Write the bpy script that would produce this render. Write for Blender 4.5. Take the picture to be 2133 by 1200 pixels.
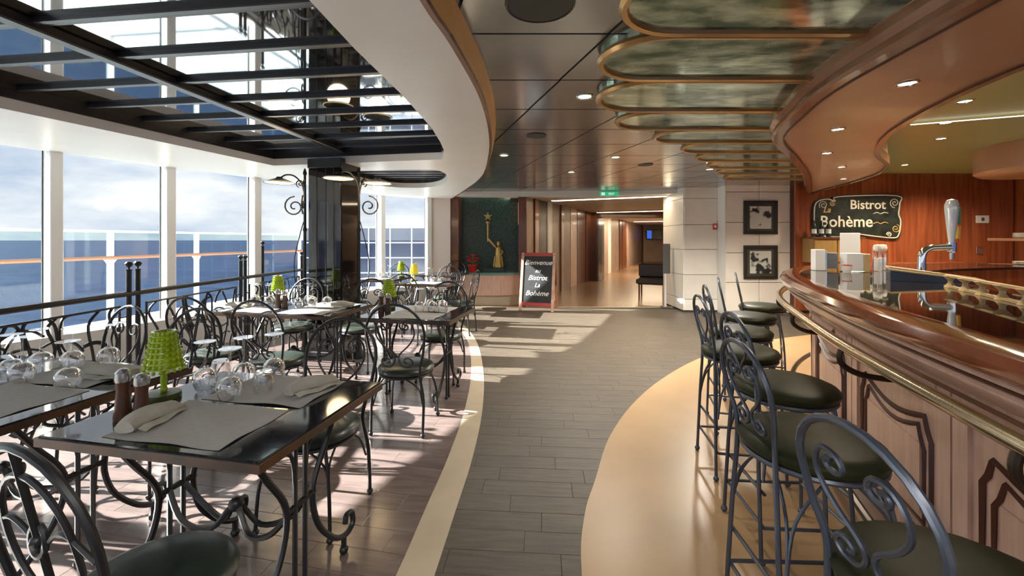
import bpy, bmesh, math, random
from mathutils import Vector, Matrix
random.seed(7)
for o in list(bpy.data.objects): bpy.data.objects.remove(o, do_unlink=True)
S = bpy.context.scene
COL = S.collection
PI = math.pi

# ------------------------------------------------------------------ camera
cd = bpy.data.cameras.new('camera'); cam = bpy.data.objects.new('camera', cd); COL.objects.link(cam)
cd.sensor_width = 36.0; cd.lens = 880/2133*36; cd.shift_y = -100/2133; cd.clip_start = 0.05; cd.clip_end = 40000
cam.location = (0, 0, 1.4); cam.rotation_euler = (PI/2, 0, 0)
S.camera = cam
# ------------------------------------------------------------------ sky
W = bpy.data.worlds.new('sky'); S.world = W; W.use_nodes = True
nt = W.node_tree; nt.nodes.clear()
def wn(t): return nt.nodes.new(t)
tc = wn('ShaderNodeTexCoord'); mp = wn('ShaderNodeMapping'); mp.inputs['Scale'].default_value = (1.6, 1.6, 5.0)
no = wn('ShaderNodeTexNoise'); no.inputs['Scale'].default_value = 2.2; no.inputs['Detail'].default_value = 6; no.inputs['Roughness'].default_value = .55
rp = wn('ShaderNodeValToRGB'); rp.color_ramp.elements[0].position = .36; rp.color_ramp.elements[0].color = (.50, .60, .76, 1)
rp.color_ramp.elements[1].position = .58; rp.color_ramp.elements[1].color = (1, 1, 1, 1)
bgn = wn('ShaderNodeBackground'); bgn.inputs['Strength'].default_value = .95
ow = wn('ShaderNodeOutputWorld')
nt.links.new(tc.outputs['Generated'], mp.inputs['Vector']); nt.links.new(mp.outputs['Vector'], no.inputs['Vector'])
nt.links.new(no.outputs['Fac'], rp.inputs['Fac']); nt.links.new(rp.outputs['Color'], bgn.inputs['Color']); nt.links.new(bgn.outputs[0], ow.inputs[0])
# ------------------------------------------------------------------ sun
sd = bpy.data.lights.new('sun', 'SUN'); sd.energy = 44.0; sd.angle = .009; sd.color = (1, .955, .89)
sun = bpy.data.objects.new('sun', sd); COL.objects.link(sun)
sun.rotation_euler = Vector((1, -.12, -.5)).to_track_quat('-Z', 'Y').to_euler()
# ------------------------------------------------------------------ view
S.view_settings.view_transform = 'Standard'; S.view_settings.look = 'None'
S.view_settings.exposure = 0.22; S.view_settings.gamma = 1.0; S.view_settings.use_curve_mapping = False

# ================================================================== materials
def new_mat(name):
    m = bpy.data.materials.new(name); m.use_nodes = True
    return m, m.node_tree, m.node_tree.nodes['Principled BSDF']
def mat(name, c, rough=.5, metal=0, c2=None, scale=8, stretch=(1, 1, 1), bump=0, bscale=None, rnd=0, coat=0, spec=.5, ramp=(.35, .65), det=4, emit=0):
    m, t, b = new_mat(name)
    b.inputs['Roughness'].default_value = rough; b.inputs['Metallic'].default_value = metal
    b.inputs['Specular IOR Level'].default_value = spec
    b.inputs['Coat Weight'].default_value = coat; b.inputs['Coat Roughness'].default_value = .08
    col = None
    b.inputs['Base Color'].default_value = (*c, 1)
    if c2 is not None or bump:
        tcn = t.nodes.new('ShaderNodeTexCoord'); mpn = t.nodes.new('ShaderNodeMapping'); mpn.inputs['Scale'].default_value = stretch
        t.links.new(tcn.outputs['Object'], mpn.inputs['Vector'])
        n = t.nodes.new('ShaderNodeTexNoise'); n.inputs['Scale'].default_value = scale; n.inputs['Detail'].default_value = det
        t.links.new(mpn.outputs['Vector'], n.inputs['Vector'])
        if rnd:
            oi = t.nodes.new('ShaderNodeObjectInfo'); ad = t.nodes.new('ShaderNodeVectorMath'); ad.operation = 'SCALE'
            cx = t.nodes.new('ShaderNodeCombineXYZ')
            for k in range(3): t.links.new(oi.outputs['Random'], cx.inputs[k])
            t.links.new(cx.outputs[0], ad.inputs[0]); ad.inputs['Scale'].default_value = 50
            t.links.new(ad.outputs[0], mpn.inputs['Location'])
        if c2 is not None:
            r = t.nodes.new('ShaderNodeValToRGB'); e = r.color_ramp.elements
            e[0].position = ramp[0]; e[0].color = (*c, 1); e[1].position = ramp[1]; e[1].color = (*c2, 1)
            t.links.new(n.outputs['Fac'], r.inputs['Fac']); col = r.outputs['Color']
        if bump:
            bn = t.nodes.new('ShaderNodeBump'); bn.inputs['Strength'].default_value = bump; bn.inputs['Distance'].default_value = .01
            if bscale:
                n2 = t.nodes.new('ShaderNodeTexNoise'); n2.inputs['Scale'].default_value = bscale; n2.inputs['Detail'].default_value = 5
                t.links.new(mpn.outputs['Vector'], n2.inputs['Vector']); t.links.new(n2.outputs['Fac'], bn.inputs['Height'])
            else: t.links.new(n.outputs['Fac'], bn.inputs['Height'])
            t.links.new(bn.outputs[0], b.inputs['Normal'])
    if rnd:
        oi2 = t.nodes.new('ShaderNodeObjectInfo'); mr = t.nodes.new('ShaderNodeMapRange')
        mr.inputs['To Min'].default_value = 1-rnd; mr.inputs['To Max'].default_value = 1+rnd
        t.links.new(oi2.outputs['Random'], mr.inputs['Value'])
        hs = t.nodes.new('ShaderNodeHueSaturation'); t.links.new(mr.outputs[0], hs.inputs['Value'])
        if col is None: hs.inputs['Color'].default_value = (*c, 1)
        else: t.links.new(col, hs.inputs['Color'])
        col = hs.outputs['Color']
    if col is not None: t.links.new(col, b.inputs['Base Color'])
    if emit:
        b.inputs['Emission Color'].default_value = (*c, 1); b.inputs['Emission Strength'].default_value = emit
    return m
def glass(name, tint=(1, 1, 1), refl=.9, edge=.3, rough=.02, base=.04):
    m = bpy.data.materials.new(name); m.use_nodes = True; t = m.node_tree; t.nodes.clear()
    o = t.nodes.new('ShaderNodeOutputMaterial'); mx = t.nodes.new('ShaderNodeMixShader')
    tr = t.nodes.new('ShaderNodeBsdfTransparent'); tr.inputs[0].default_value = (*tint, 1)
    gl = t.nodes.new('ShaderNodeBsdfGlossy'); gl.inputs['Roughness'].default_value = rough; gl.inputs[0].default_value = (refl, refl, refl, 1)
    lw = t.nodes.new('ShaderNodeLayerWeight'); lw.inputs['Blend'].default_value = edge
    mr = t.nodes.new('ShaderNodeMapRange'); mr.inputs['To Min'].default_value = base; mr.inputs['To Max'].default_value = .9
    t.links.new(lw.outputs['Facing'], mr.inputs['Value']); t.links.new(mr.outputs[0], mx.inputs[0])
    t.links.new(tr.outputs[0], mx.inputs[1]); t.links.new(gl.outputs[0], mx.inputs[2]); t.links.new(mx.outputs[0], o.inputs[0])
    return m
M = {}
M['white'] = mat('white paint', (.72, .70, .66), .45)
M['soffit'] = mat('soffit paint', (.82, .79, .74), .35, c2=(.78, .75, .70), scale=1.5)
M['column'] = mat('column paint', (.82, .82, .81), .4)
M['pink'] = mat('pale rose wall paint', (.66, .56, .52), .5)
M['cream'] = mat('cream wall panel', (.84, .815, .76), .4, c2=(.79, .765, .71), scale=3, rnd=.04)
M['joint'] = mat('panel joint', (.16, .15, .13), .8)
M['iron'] = mat('black wrought iron', (.018, .019, .022), .38, metal=.3, spec=.6)
M['iron_blue'] = mat('blue grey wrought iron', (.085, .10, .135), .36, metal=.5, spec=.7)
M['seat'] = mat('dark green leather', (.020, .030, .024), .30, c2=(.030, .040, .032), scale=14, bump=.04, bscale=160)
M['stoolseat'] = mat('olive green leather', (.016, .019, .008), .45, c2=(.026, .030, .014), scale=9, bump=.04, bscale=160, spec=.18)
M['granite'] = mat('black granite', (.012, .014, .018), .06, c2=(.035, .04, .05), scale=60, ramp=(.5, .75), spec=.7)
M['edge'] = mat('brown table edge', (.10, .045, .02), .3, c2=(.03, .02, .015), scale=6)
M['cloth'] = mat('grey place mat linen', (.44, .43, .41), .85, c2=(.36, .355, .34), scale=30, stretch=(1, 12, 1), bump=.15, bscale=220)
M['napkin'] = mat('stone linen napkin', (.48, .46, .40), .85, c2=(.40, .38, .32), scale=18, bump=.12, bscale=150)
M['millwood'] = mat('mill wood', (.11, .042, .018), .35, c2=(.06, .022, .01), scale=12, stretch=(3, 3, .6))
M['steel'] = mat('brushed steel', (.62, .63, .64), .22, metal=1)
M['chrome'] = mat('polished chrome', (.8, .8, .8), .07, metal=1)
M['lime'] = mat('lime green plastic', (.28, .42, .01), .22, c2=(.42, .55, .02), scale=20)
M['limebase'] = mat('moss green lamp base', (.06, .08, .015), .4)
M['yellow'] = mat('yellow lamp plastic', (.75, .62, .03), .25)
M['glass'] = glass('drinking glass', edge=.34, base=.07, refl=1.0)
M['pane'] = glass('window glass', tint=(.96, .98, .985), edge=.05, base=.003, refl=.5)
M['balustrade'] = glass('teal balustrade glass', tint=(.86, .94, .94), edge=.06, base=.01, refl=.25)
M['teakrail'] = mat('teak handrail', (.36, .17, .09), .5)
M['deck'] = mat('pale deck paint', (.52, .54, .57), .6, c2=(.46, .48, .51), scale=3)
M['lattice'] = mat('white lattice', (.75, .76, .78), .5)
M['screen'] = glass('grey screen glass', tint=(.62, .65, .72), edge=.2, base=.08, rough=.15, refl=.5)
M['mirror'] = mat('smoked ceiling mirror', (.46, .50, .52), .035, metal=1)
M['blackmetal'] = mat('black ceiling bar', (.016, .016, .018), .35, spec=.6)
M['greymetal'] = mat('grey bar flange', (.09, .09, .095), .35, metal=.6)
M['ceiltile'] = mat('dark glossy ceiling tile', (.37, .38, .39), .17, metal=.75, c2=(.33, .34, .35), scale=1.2, rnd=.04)
M['ceilback'] = mat('ceiling void', (.01, .01, .01), .8)
M['amber_glow'] = mat('glow tinted cove wood', (.90, .58, .22), .35, c2=(.82, .50, .18), scale=2, stretch=(1, 1, 8))  # cove wood turned brighter gold; the glow of a lit cove sits in the colour
M['gold'] = mat('gilded trim', (.52, .33, .13), .3, metal=.55, c2=(.40, .24, .10), scale=3)
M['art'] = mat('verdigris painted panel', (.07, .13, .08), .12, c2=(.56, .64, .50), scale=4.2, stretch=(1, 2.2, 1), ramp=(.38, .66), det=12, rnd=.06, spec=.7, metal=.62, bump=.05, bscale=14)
def wood(name, c, c2, rough=.35, coat=.3, scale=4, stretch=(9, 9, 1), rnd=0):
    return mat(name, c, rough, c2=c2, scale=scale, stretch=stretch, coat=coat, bump=.03, rnd=rnd)
M['barwood'] = wood('mahogany bar panel', (.54, .335, .26), (.63, .43, .345), .36, .2)
M['barrim'] = wood('polished mahogany rim', (.24, .055, .018), (.30, .085, .03), .12, .9, stretch=(2, 2, 8))
M['groove'] = mat('dark groove', (.07, .018, .010), .4)
M['bulk'] = wood('copper brown veneer', (.47, .25, .145), (.54, .31, .195), .34, .3, scale=1.6, stretch=(1, 1, 1))
M['bulktrim'] = wood('bulkhead moulding', (.20, .085, .045), (.26, .12, .065), .25, .5, scale=2, stretch=(1, 1, 6))
M['backwood'] = wood('red mahogany wall', (.24, .06, .022), (.36, .10, .036), .25, .5, scale=2.2, stretch=(7, 7, .5), rnd=.08)
M['olive'] = mat('olive green bar ceiling', (.42, .46, .20), .28, c2=(.36, .44, .23), scale=.8)
M['counter'] = mat('black polished counter', (.014, .011, .010), .035, c2=(.022, .017, .015), scale=40, spec=.75)
M['brass'] = mat('brass rail', (.82, .70, .50), .2, metal=1)
M['bronze'] = mat('dark bronze bracket', (.07, .05, .035), .35, metal=.8)
M['floortile'] = mat('brown plank tile', (.115, .086, .080), .20, c2=(.165, .125, .114), scale=3, stretch=(1, 8, 1), rnd=.08, bump=.05, spec=.55)
M['pathtile'] = mat('dark grey plank tile', (.050, .039, .028), .5, c2=(.082, .065, .047), scale=5, stretch=(1, 9, 1), rnd=.07, bump=.12)
M['strip'] = mat('cream stone strip', (.50, .42, .31), .28, c2=(.44, .37, .27), scale=4)
M['beige'] = mat('beige polished stone', (.42, .275, .145), .34, c2=(.38, .245, .125), scale=2, spec=.4)
M['grout'] = mat('grout', (.055, .045, .036), .8)
M['corrfloor'] = mat('corridor oak floor', (.24, .145, .08), .25, c2=(.19, .115, .06), scale=3, stretch=(9, .6, 1))
M['corrwall'] = mat('corridor taupe panel', (.34, .25, .20), .4, c2=(.28, .20, .155), scale=2)
M['walnut'] = mat('walnut frame', (.13, .045, .022), .3, c2=(.18, .065, .03), scale=4, stretch=(8, 8, 1), coat=.3)
M['darkdoor'] = mat('dark door leaf', (.03, .022, .02), .3)
M['corrceil'] = mat('corridor ceiling paint', (.55, .48, .40), .5)
M['mosaic'] = mat('dark green mosaic', (.006, .030, .020), .3, c2=(.045, .10, .06), scale=26, ramp=(.42, .75), det=6, bump=.2)
M['ledge'] = mat('teal glass ledge', (.12, .26, .24), .1)
M['statue'] = mat('gilded statue', (.50, .36, .13), .35, metal=.75, bump=.2, bscale=60)
M['plinth'] = mat('dark green plinth', (.015, .035, .028), .3)
M['red'] = mat('red pot foil', (.55, .02, .02), .3)
M['bract'] = mat('red poinsettia bract', (.62, .015, .03), .5)
M['leaf'] = mat('green leaf', (.10, .22, .03), .5)
M['chalk'] = mat('chalkboard slate', (.012, .013, .015), .75, c2=(.022, .023, .026), scale=7)
M['chalkred'] = mat('red board frame', (.34, .045, .04), .4)
M['chalkwood'] = mat('pale board frame', (.50, .36, .27), .4, c2=(.38, .20, .15), scale=7)
M['chalkwhite'] = mat('white chalk', (.85, .85, .83), .9)
M['signblack'] = mat('black sign board', (.012, .016, .013), .35, c2=(.03, .036, .03), scale=9)
M['signcream'] = mat('cream sign paint', (.72, .68, .55), .5)
M['signgold'] = mat('gold sign paint', (.62, .42, .14), .4)
M['frame'] = mat('black picture frame', (.028, .024, .018), .35)
M['matboard'] = mat('picture mat board', (.07, .065, .05), .6)
M['photo'] = mat('black and white print', (.74, .73, .68), .5, c2=(.03, .03, .03), scale=5.5, ramp=(.56, .62), det=3, rnd=.001)
M['lampglow'] = mat('lit downlight', (1, .86, .62), .5, emit=9)
M['discglow'] = mat('warm lamp diffuser', (1, .72, .38), .5, emit=2.6)
M['ledline'] = mat('bar ceiling light line', (1, .93, .70), .5, emit=2.5)
M['coveglow'] = mat('corridor light strip', (1, .80, .52), .5, emit=6)
M['exitgreen'] = mat('exit sign green', (.03, .42, .20), .4, emit=.7)
M['exitwhite'] = mat('exit sign white', (.8, .9, .83), .4, emit=.6)
M['vent'] = mat('dark ceiling speaker', (.028, .032, .028), .5)
M['china'] = mat('white china', (.80, .77, .70), .25)
M['paper'] = mat('white card', (.80, .80, .80), .6)
M['navy'] = mat('navy drip tray', (.012, .018, .04), .25)
M['tan'] = mat('tan tray', (.55, .40, .20), .35)
M['blond'] = mat('blond wood counter', (.45, .28, .10), .4, c2=(.38, .23, .08), scale=3, stretch=(6, 6, 1))
M['pillar'] = mat('black glossy pillar', (.010, .009, .009), .05, spec=.8)
M['redlamp'] = mat('red call point', (.6, .02, .02), .4)
M['grey'] = mat('grey metal', (.16, .17, .18), .4, metal=.5)
M['screenblue'] = mat('blue display', (.03, .12, .62), .3, emit=.8)
M['tapgreen'] = mat('green tap badge', (.03, .30, .10), .3)
M['tapyellow'] = mat('yellow tap lever', (.80, .45, .04), .3)
M['tapwhite'] = mat('white tap handle', (.74, .75, .74), .15, metal=.2)

# sea
def sea_mat():
    m, t, b = new_mat('sea water')
    tcn = t.nodes.new('ShaderNodeTexCoord'); n = t.nodes.new('ShaderNodeTexNoise'); n.inputs['Scale'].default_value = .05; n.inputs['Detail'].default_value = 8
    t.links.new(tcn.outputs['Object'], n.inputs['Vector'])
    r = t.nodes.new('ShaderNodeValToRGB'); e = r.color_ramp.elements
    e[0].position = .3; e[0].color = (.004, .011, .036, 1); e[1].position = .72; e[1].color = (.011, .023, .056, 1)
    t.links.new(n.outputs['Fac'], r.inputs['Fac']); t.links.new(r.outputs[0], b.inputs['Base Color'])
    b.inputs['Roughness'].default_value = .55; b.inputs['Specular IOR Level'].default_value = .02
    return m
M['sea'] = sea_mat()

# ================================================================== mesh helpers
class MB:
    def __init__(s): s.v = []; s.f = []
    def add(s, vs, fs):
        n = len(s.v); s.v += [tuple(v) for v in vs]; s.f += [tuple(i+n for i in f) for f in fs]; return s
    def box(s, a, b, rz=0, bev=0):
        cx, cy, cz = [(a[i]+b[i])/2 for i in range(3)]; hx, hy, hz = [abs(b[i]-a[i])/2 for i in range(3)]
        c, sn = math.cos(rz), math.sin(rz); vs = []
        if bev <= 0:
            for z in (-hz, hz):
                for x, y in ((-hx, -hy), (hx, -hy), (hx, hy), (-hx, hy)): vs.append((cx+x*c-y*sn, cy+x*sn+y*c, cz+z))
            return s.add(vs, [(3, 2, 1, 0), (4, 5, 6, 7), (0, 1, 5, 4), (1, 2, 6, 5), (2, 3, 7, 6), (3, 0, 4, 7)])
        e = bev
        rings = [(-hz, e), (-hz+e, 0), (hz-e, 0), (hz, e)]
        for z, i in rings:
            X, Y = hx-i, hy-i
            for x, y in ((-X, -Y+e), (-X+e, -Y), (X-e, -Y), (X, -Y+e), (X, Y-e), (X-e, Y), (-X+e, Y), (-X, Y-e)):
                vs.append((cx+x*c-y*sn, cy+x*sn+y*c, cz+z))
        fs = [tuple(range(7, -1, -1)), tuple(range(24, 32))]
        for r in range(3):
            for k in range(8): fs.append((r*8+k, r*8+(k+1) % 8, (r+1)*8+(k+1) % 8, (r+1)*8+k))
        return s.add(vs, fs)
    def tube(s, pts, r, n=6, closed=False, caps=True):
        P = [Vector(p) for p in pts]; N = len(P)
        rr = r if isinstance(r, (list, tuple)) else [r]*N
        T = []
        for i in range(N):
            a = P[(i-1) % N] if (closed or i > 0) else P[i]; b = P[(i+1) % N] if (closed or i < N-1) else P[i]
            d = b-a; T.append(d.normalized() if d.length > 1e-9 else Vector((0, 0, 1)))
        u = T[0].orthogonal().normalized(); vs = []
        for i in range(N):
            u = u - T[i]*u.dot(T[i])
            u = u.normalized() if u.length > 1e-6 else T[i].orthogonal().normalized()
            w = T[i].cross(u)
            for k in range(n):
                a = 2*PI*k/n; vs.append(P[i]+(u*math.cos(a)+w*math.sin(a))*rr[i])
        fs = []
        for i in range(N if closed else N-1):
            j = (i+1) % N
            for k in range(n): fs.append((i*n+k, i*n+(k+1) % n, j*n+(k+1) % n, j*n+k))
        if caps and not closed:
            fs.append(tuple(range(n-1, -1, -1))); fs.append(tuple((N-1)*n+k for k in range(n)))
        return s.add(vs, fs)
    def lathe(s, prof, n=24, c=(0, 0, 0)):
        vs = []; idx = []
        for r, z in prof:
            if r < 1e-6: idx.append([len(vs)]); vs.append((c[0], c[1], c[2]+z))
            else:
                idx.append(list(range(len(vs), len(vs)+n)))
                for k in range(n): vs.append((c[0]+r*math.cos(2*PI*k/n), c[1]+r*math.sin(2*PI*k/n), c[2]+z))
        fs = []
        for a, b in zip(idx[:-1], idx[1:]):
            if len(a) == 1 and len(b) == 1: continue
            for k in range(n):
                k2 = (k+1) % n
                if len(a) == 1: fs.append((a[0], b[k2], b[k]))
                elif len(b) == 1: fs.append((a[k], a[k2], b[0]))
                else: fs.append((a[k], a[k2], b[k2], b[k]))
        return s.add(vs, fs)
    def ball(s, c, r, n=8, sz=1):
        return s.lathe([(r*math.sin(PI*i/6) if 0 < i < 6 else 0, -r*sz*math.cos(PI*i/6)) for i in range(7)], n, c)
    def prism(s, poly, z0, z1):
        n = len(poly)
        a = sum(poly[i][0]*poly[(i+1) % n][1]-poly[(i+1) % n][0]*poly[i][1] for i in range(n))
        if a < 0: poly = poly[::-1]
        vs = [(x, y, z0) for x, y in poly]+[(x, y, z1) for x, y in poly]
        fs = [tuple(range(n-1, -1, -1)), tuple(range(n, 2*n))]
        for k in range(n): fs.append((k, (k+1) % n, n+(k+1) % n, n+k))
        return s.add(vs, fs)
    def sweep(s, path, prof, closed_prof=True):
        """path: list of (x,y); prof: list of (offset to the left normal, z)"""
        N = len(path); n = len(prof); vs = []
        for i in range(N):
            a = path[max(i-1, 0)]; b = path[min(i+1, N-1)]
            d = Vector((b[0]-a[0], b[1]-a[1])).normalized(); nx, ny = -d.y, d.x
            for o, z in prof: vs.append((path[i][0]+nx*o, path[i][1]+ny*o, z))
        fs = []
        for i in range(N-1):
            for k in range(n if closed_prof else n-1):
                fs.append((i*n+k, (i+1)*n+k, (i+1)*n+(k+1) % n, i*n+(k+1) % n))
        if closed_prof: fs.append(tuple(range(n))); fs.append(tuple((N-1)*n+k for k in range(n-1, -1, -1)))
        return s.add(vs, fs)
    def mesh(s, name, smooth=True):
        me = bpy.data.meshes.new(name); me.from_pydata(s.v, [], s.f); me.update()
        bm = bmesh.new(); bm.from_mesh(me); bmesh.ops.recalc_face_normals(bm, faces=bm.faces); bm.to_mesh(me); bm.free()
        if smooth:
            for p in me.polygons: p.use_smooth = True
            try: me.set_sharp_from_angle(angle=math.radians(38))
            except Exception: pass
        return me
    def build(s, name, m, parent=None, loc=None, smooth=True):
        me = s.mesh(name, smooth); me.materials.append(M[m] if isinstance(m, str) else m)
        o = bpy.data.objects.new(name, me); COL.objects.link(o)
        if parent is not None: o.parent = parent
        if loc: o.location = loc
        return o
def tag(o, label=None, cat=None, group=None, kind=None):
    if label: o['label'] = label
    if cat: o['category'] = cat
    if group: o['group'] = group
    if kind: o['kind'] = kind
    return o
def empty(name, loc=(0, 0, 0), rz=0, label=None, cat=None, group=None, kind=None):
    o = bpy.data.objects.new(name, None); o.empty_display_size = .1; COL.objects.link(o)
    o.location = loc; o.rotation_euler = (0, 0, rz)
    return tag(o, label, cat, group, kind)
KIDS = {}
def copy_tree(o, parent=None):
    c = o.copy(); COL.objects.link(c); c.parent = parent
    for ch in list(o.children): copy_tree(ch, c)
    return c
def inst(src, name, parent, loc, rz=0, sc=None):
    c = bpy.data.objects.new(name, src); COL.objects.link(c); c.parent = parent; c.location = loc; c.rotation_euler = (0, 0, rz)
    if sc: c.scale = sc
    return c
def cr(pts, k=6, closed=False):
    P = [Vector(p) for p in pts]; N = len(P); out = []
    for i in range(N if closed else N-1):
        g = lambda j: P[j % N] if closed else P[min(max(j, 0), N-1)]
        a, b, c, d = g(i-1), g(i), g(i+1), g(i+2)
        for q in range(k):
            t = q/k
            out.append(.5*((2*b)+(c-a)*t+(2*a-5*b+4*c-d)*t*t+(3*b-a-3*c+d)*t**3))
    if not closed: out.append(P[-1])
    return out
def cr2(pts, k=6, closed=False): return [(v.x, v.y) for v in cr([(p[0], p[1], 0) for p in pts], k, closed)]
def spiral(cx, cz, r0, r1, a0, a1, n=14):
    return [(cx+(r0+(r1-r0)*i/n)*math.cos(a0+(a1-a0)*i/n), cz+(r0+(r1-r0)*i/n)*math.sin(a0+(a1-a0)*i/n)) for i in range(n+1)]
F = 880.0
CZ = 2.42
def at(px, py, z):
    """floor-plan point of something known to be at height z"""
    Y = F*(1.4-z)/(py-500.0); return ((px-1066.5)/F*Y, Y)
def shape2d(name, loops, z0, z1, m, parent=None):
    """flat plate with holes"""
    cu = bpy.data.curves.new(name, 'CURVE'); cu.dimensions = '2D'; cu.fill_mode = 'BOTH'; cu.extrude = abs(z1-z0)/2
    for lp in loops:
        sp = cu.splines.new('POLY'); sp.points.add(len(lp)-1); sp.use_cyclic_u = True
        for p, q in zip(sp.points, lp): p.co = (q[0], q[1], 0, 1)
    t = bpy.data.objects.new(name+'_tmp', cu); COL.objects.link(t)
    dg = bpy.context.evaluated_depsgraph_get(); dg.update()
    me = bpy.data.meshes.new_from_object(t.evaluated_get(dg)); me.name = name
    bpy.data.objects.remove(t, do_unlink=True); bpy.data.curves.remove(cu)
    me.materials.clear(); me.materials.append(M[m]); me.transform(Matrix.Translation((0, 0, (z0+z1)/2)))
    o = bpy.data.objects.new(name, me); COL.objects.link(o)
    if parent is not None: o.parent = parent
    return o
def text(name, s, size, m, mw, parent=None, ext=.002, shear=0, align='CENTER', bold=.012):
    cu = bpy.data.curves.new(name, 'FONT'); cu.body = s; cu.size = size; cu.extrude = ext; cu.align_x = align; cu.align_y = 'CENTER'; cu.shear = shear; cu.offset = size*bold; cu.resolution_u = 3
    t = bpy.data.objects.new(name+'_tmp', cu); COL.objects.link(t)
    dg = bpy.context.evaluated_depsgraph_get(); dg.update()
    me = bpy.data.meshes.new_from_object(t.evaluated_get(dg)); me.name = name
    bpy.data.objects.remove(t, do_unlink=True); bpy.data.curves.remove(cu)
    me.materials.clear(); me.materials.append(M[m])
    o = bpy.data.objects.new(name, me); COL.objects.link(o)
    if parent is not None: o.parent = parent
    o.matrix_local = mw
    return o
def inside(p, poly):
    x, y = p; r = False; n = len(poly)
    for i in range(n):
        x1, y1 = poly[i]; x2, y2 = poly[(i+1) % n]
        if (y1 > y) != (y2 > y) and x < (x2-x1)*(y-y1)/(y2-y1)+x1: r = not r
    return r

# ================================================================== SETTING
# sea and outside deck
sea = MB().add([(-30000, -30000, -28), (30000, -30000, -28), (30000, 30000, -28), (-30000, 30000, -28)], [(0, 1, 2, 3)]).build('sea', 'sea')
tag(sea, 'choppy blue open sea stretching to the horizon', 'sea', kind='stuff')
WCOL = [(-7.25, -1.29), (-6.83, -.35), (-6.41, .59), (-5.99, 1.53), (-5.57, 2.47), (-5.15, 3.41), (-4.73, 4.35), (-4.31, 5.29), (-3.75, 6.15), (-3.2, 7.35), (-2.68, 8.62), (-1.81, 9.12)]
def dk(y): return -7.27+(y-6)*.167
deck = MB().prism([(dk(-4)-.25, -4), *[(x-.1, y) for x, y in [(-7.9, -3)]+WCOL], (-1.8, 13), (dk(13)-.25, 13)], -.35, -.03).build('deck', 'deck')
tag(deck, kind='structure')
# floor
STRIP_R = [(-.42, .6), (-.37, 1.2), (-.323, 1.76), (-.29, 2.2), (-.253, 2.74), (-.245, 3.52), (-.31, 4.56), (-.50, 5.87), (-.85, 7.1), (-1.4, 8.3)]
STRIP_L = [(-.62, .6), (-.55, 1.2), (-.483, 1.76), (-.45, 2.2), (-.41, 2.74), (-.39, 3.52), (-.44, 4.56), (-.62, 5.87), (-.98, 7.1), (-1.52, 8.3)]
BEIGE = [(.25, .3), (.25, 1.0), (.291, 1.76), (.37, 2.15), (.486, 2.464), (.695, 3.005), (1.044, 3.624), (1.51, 4.25), (2.15, 4.93), (2.9, 5.5), (3.7, 5.95), (4.6, 6.3)]
floor = MB().prism([(x, y) for x, y in WCOL]+[(-1.3, 9.3), (5.3, 9.3), (9.5, 7.9), (9.5, -3), (-8, -3)], -.25, -.006).build('floor', 'grout'); tag(floor, kind='structure')
def smooth2(p): return cr2(p, 5)
sr, sl = smooth2(STRIP_R), smooth2(STRIP_L)
bs = MB().prism(sl+sr[::-1], -.006, .004).build('border_strip', 'strip', floor)
bz = smooth2(BEIGE)
bi = MB().prism(bz+[(9.4, 6.6), (9.4, .3)], -.006, .004).build('stone_inlay', 'beige', floor)
th = MB().box((-1.3, 8.78, -.006), (3.4, 8.86, .004)).build('threshold', 'strip', floor)
# plank tiles, cut along the cream strip
MID = [((a[0]+b[0])/2, (a[1]+b[1])/2) for a, b in zip(sl, sr)]
def clip_half(poly, p, nx, ny):
    out = []
    for i in range(len(poly)):
        a, b = poly[i], poly[(i+1) % len(poly)]
        da = (a[0]-p[0])*nx+(a[1]-p[1])*ny; db = (b[0]-p[0])*nx+(b[1]-p[1])*ny
        if da >= 0: out.append(a)
        if (da >= 0) != (db >= 0): t = da/(da-db); out.append((a[0]+(b[0]-a[0])*t, a[1]+(b[1]-a[1])*t))
    return out
def planks(name, matname, angle, keep, side, irange, jrange, off3, order, limit):
    me = MB().box((-.2494, -.0692, -.006), (.2494, .0692, .001), bev=.001).mesh(name, False); me.materials.append(M[matname])
    c, s = math.cos(angle), math.sin(angle); cand = []
    for i in range(*irange):
        for j in range(*jrange):
            u, v = (j+.5*(i % 2)+off3*(i % 3))*.5, i*.14
            ctr = (u*c-v*s, u*s+v*c)
            rect = [(ctr[0]+x*c-y*s, ctr[1]+x*s+y*c) for x, y in ((-.2494, -.0692), (.2494, -.0692), (.2494, .0692), (-.2494, .0692))]
            if not any(keep(q) for q in rect+[ctr]): continue
            k = min(range(1, len(MID)-1), key=lambda k: (MID[k][0]-ctr[0])**2+(MID[k][1]-ctr[1])**2)
            d = Vector((MID[k+1][0]-MID[k-1][0], MID[k+1][1]-MID[k-1][1])).normalized()
            cl = clip_half(rect, MID[k], -d.y*side, d.x*side)
            if len(cl) < 3: continue
            whole = len(cl) == 4 and max(math.dist(p, q) for p, q in zip(cl, rect)) < 1e-6
            cand.append((order(ctr), ctr, None if whole else cl))
    cand.sort(key=lambda t: t[0]); rest = MB()
    for k, (_, ctr, cl) in enumerate(cand):
        if k < limit:
            if cl is None: inst(me, name, floor, (ctr[0], ctr[1], 0), angle)
            else: MB().prism([(x-ctr[0], y-ctr[1]) for x, y in cl], -.006, .001).build(name, matname, floor, (ctr[0], ctr[1], 0), smooth=False)
        elif cl is None: rest.box((ctr[0]-.2494, ctr[1]-.0692, -.006), (ctr[0]+.2494, ctr[1]+.0692, .001), rz=angle)
        else: rest.prism(cl, -.006, .001)
    if rest.v: tag(rest.build(name+'s', matname, floor, smooth=False), kind='stuff')
leftpoly = [(x, y) for x, y in WCOL[2:]]+[(-1.4, 8.78), (-.6, 8.78)]+[(x+.3, y) for x, y in MID[::-1]]
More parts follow.
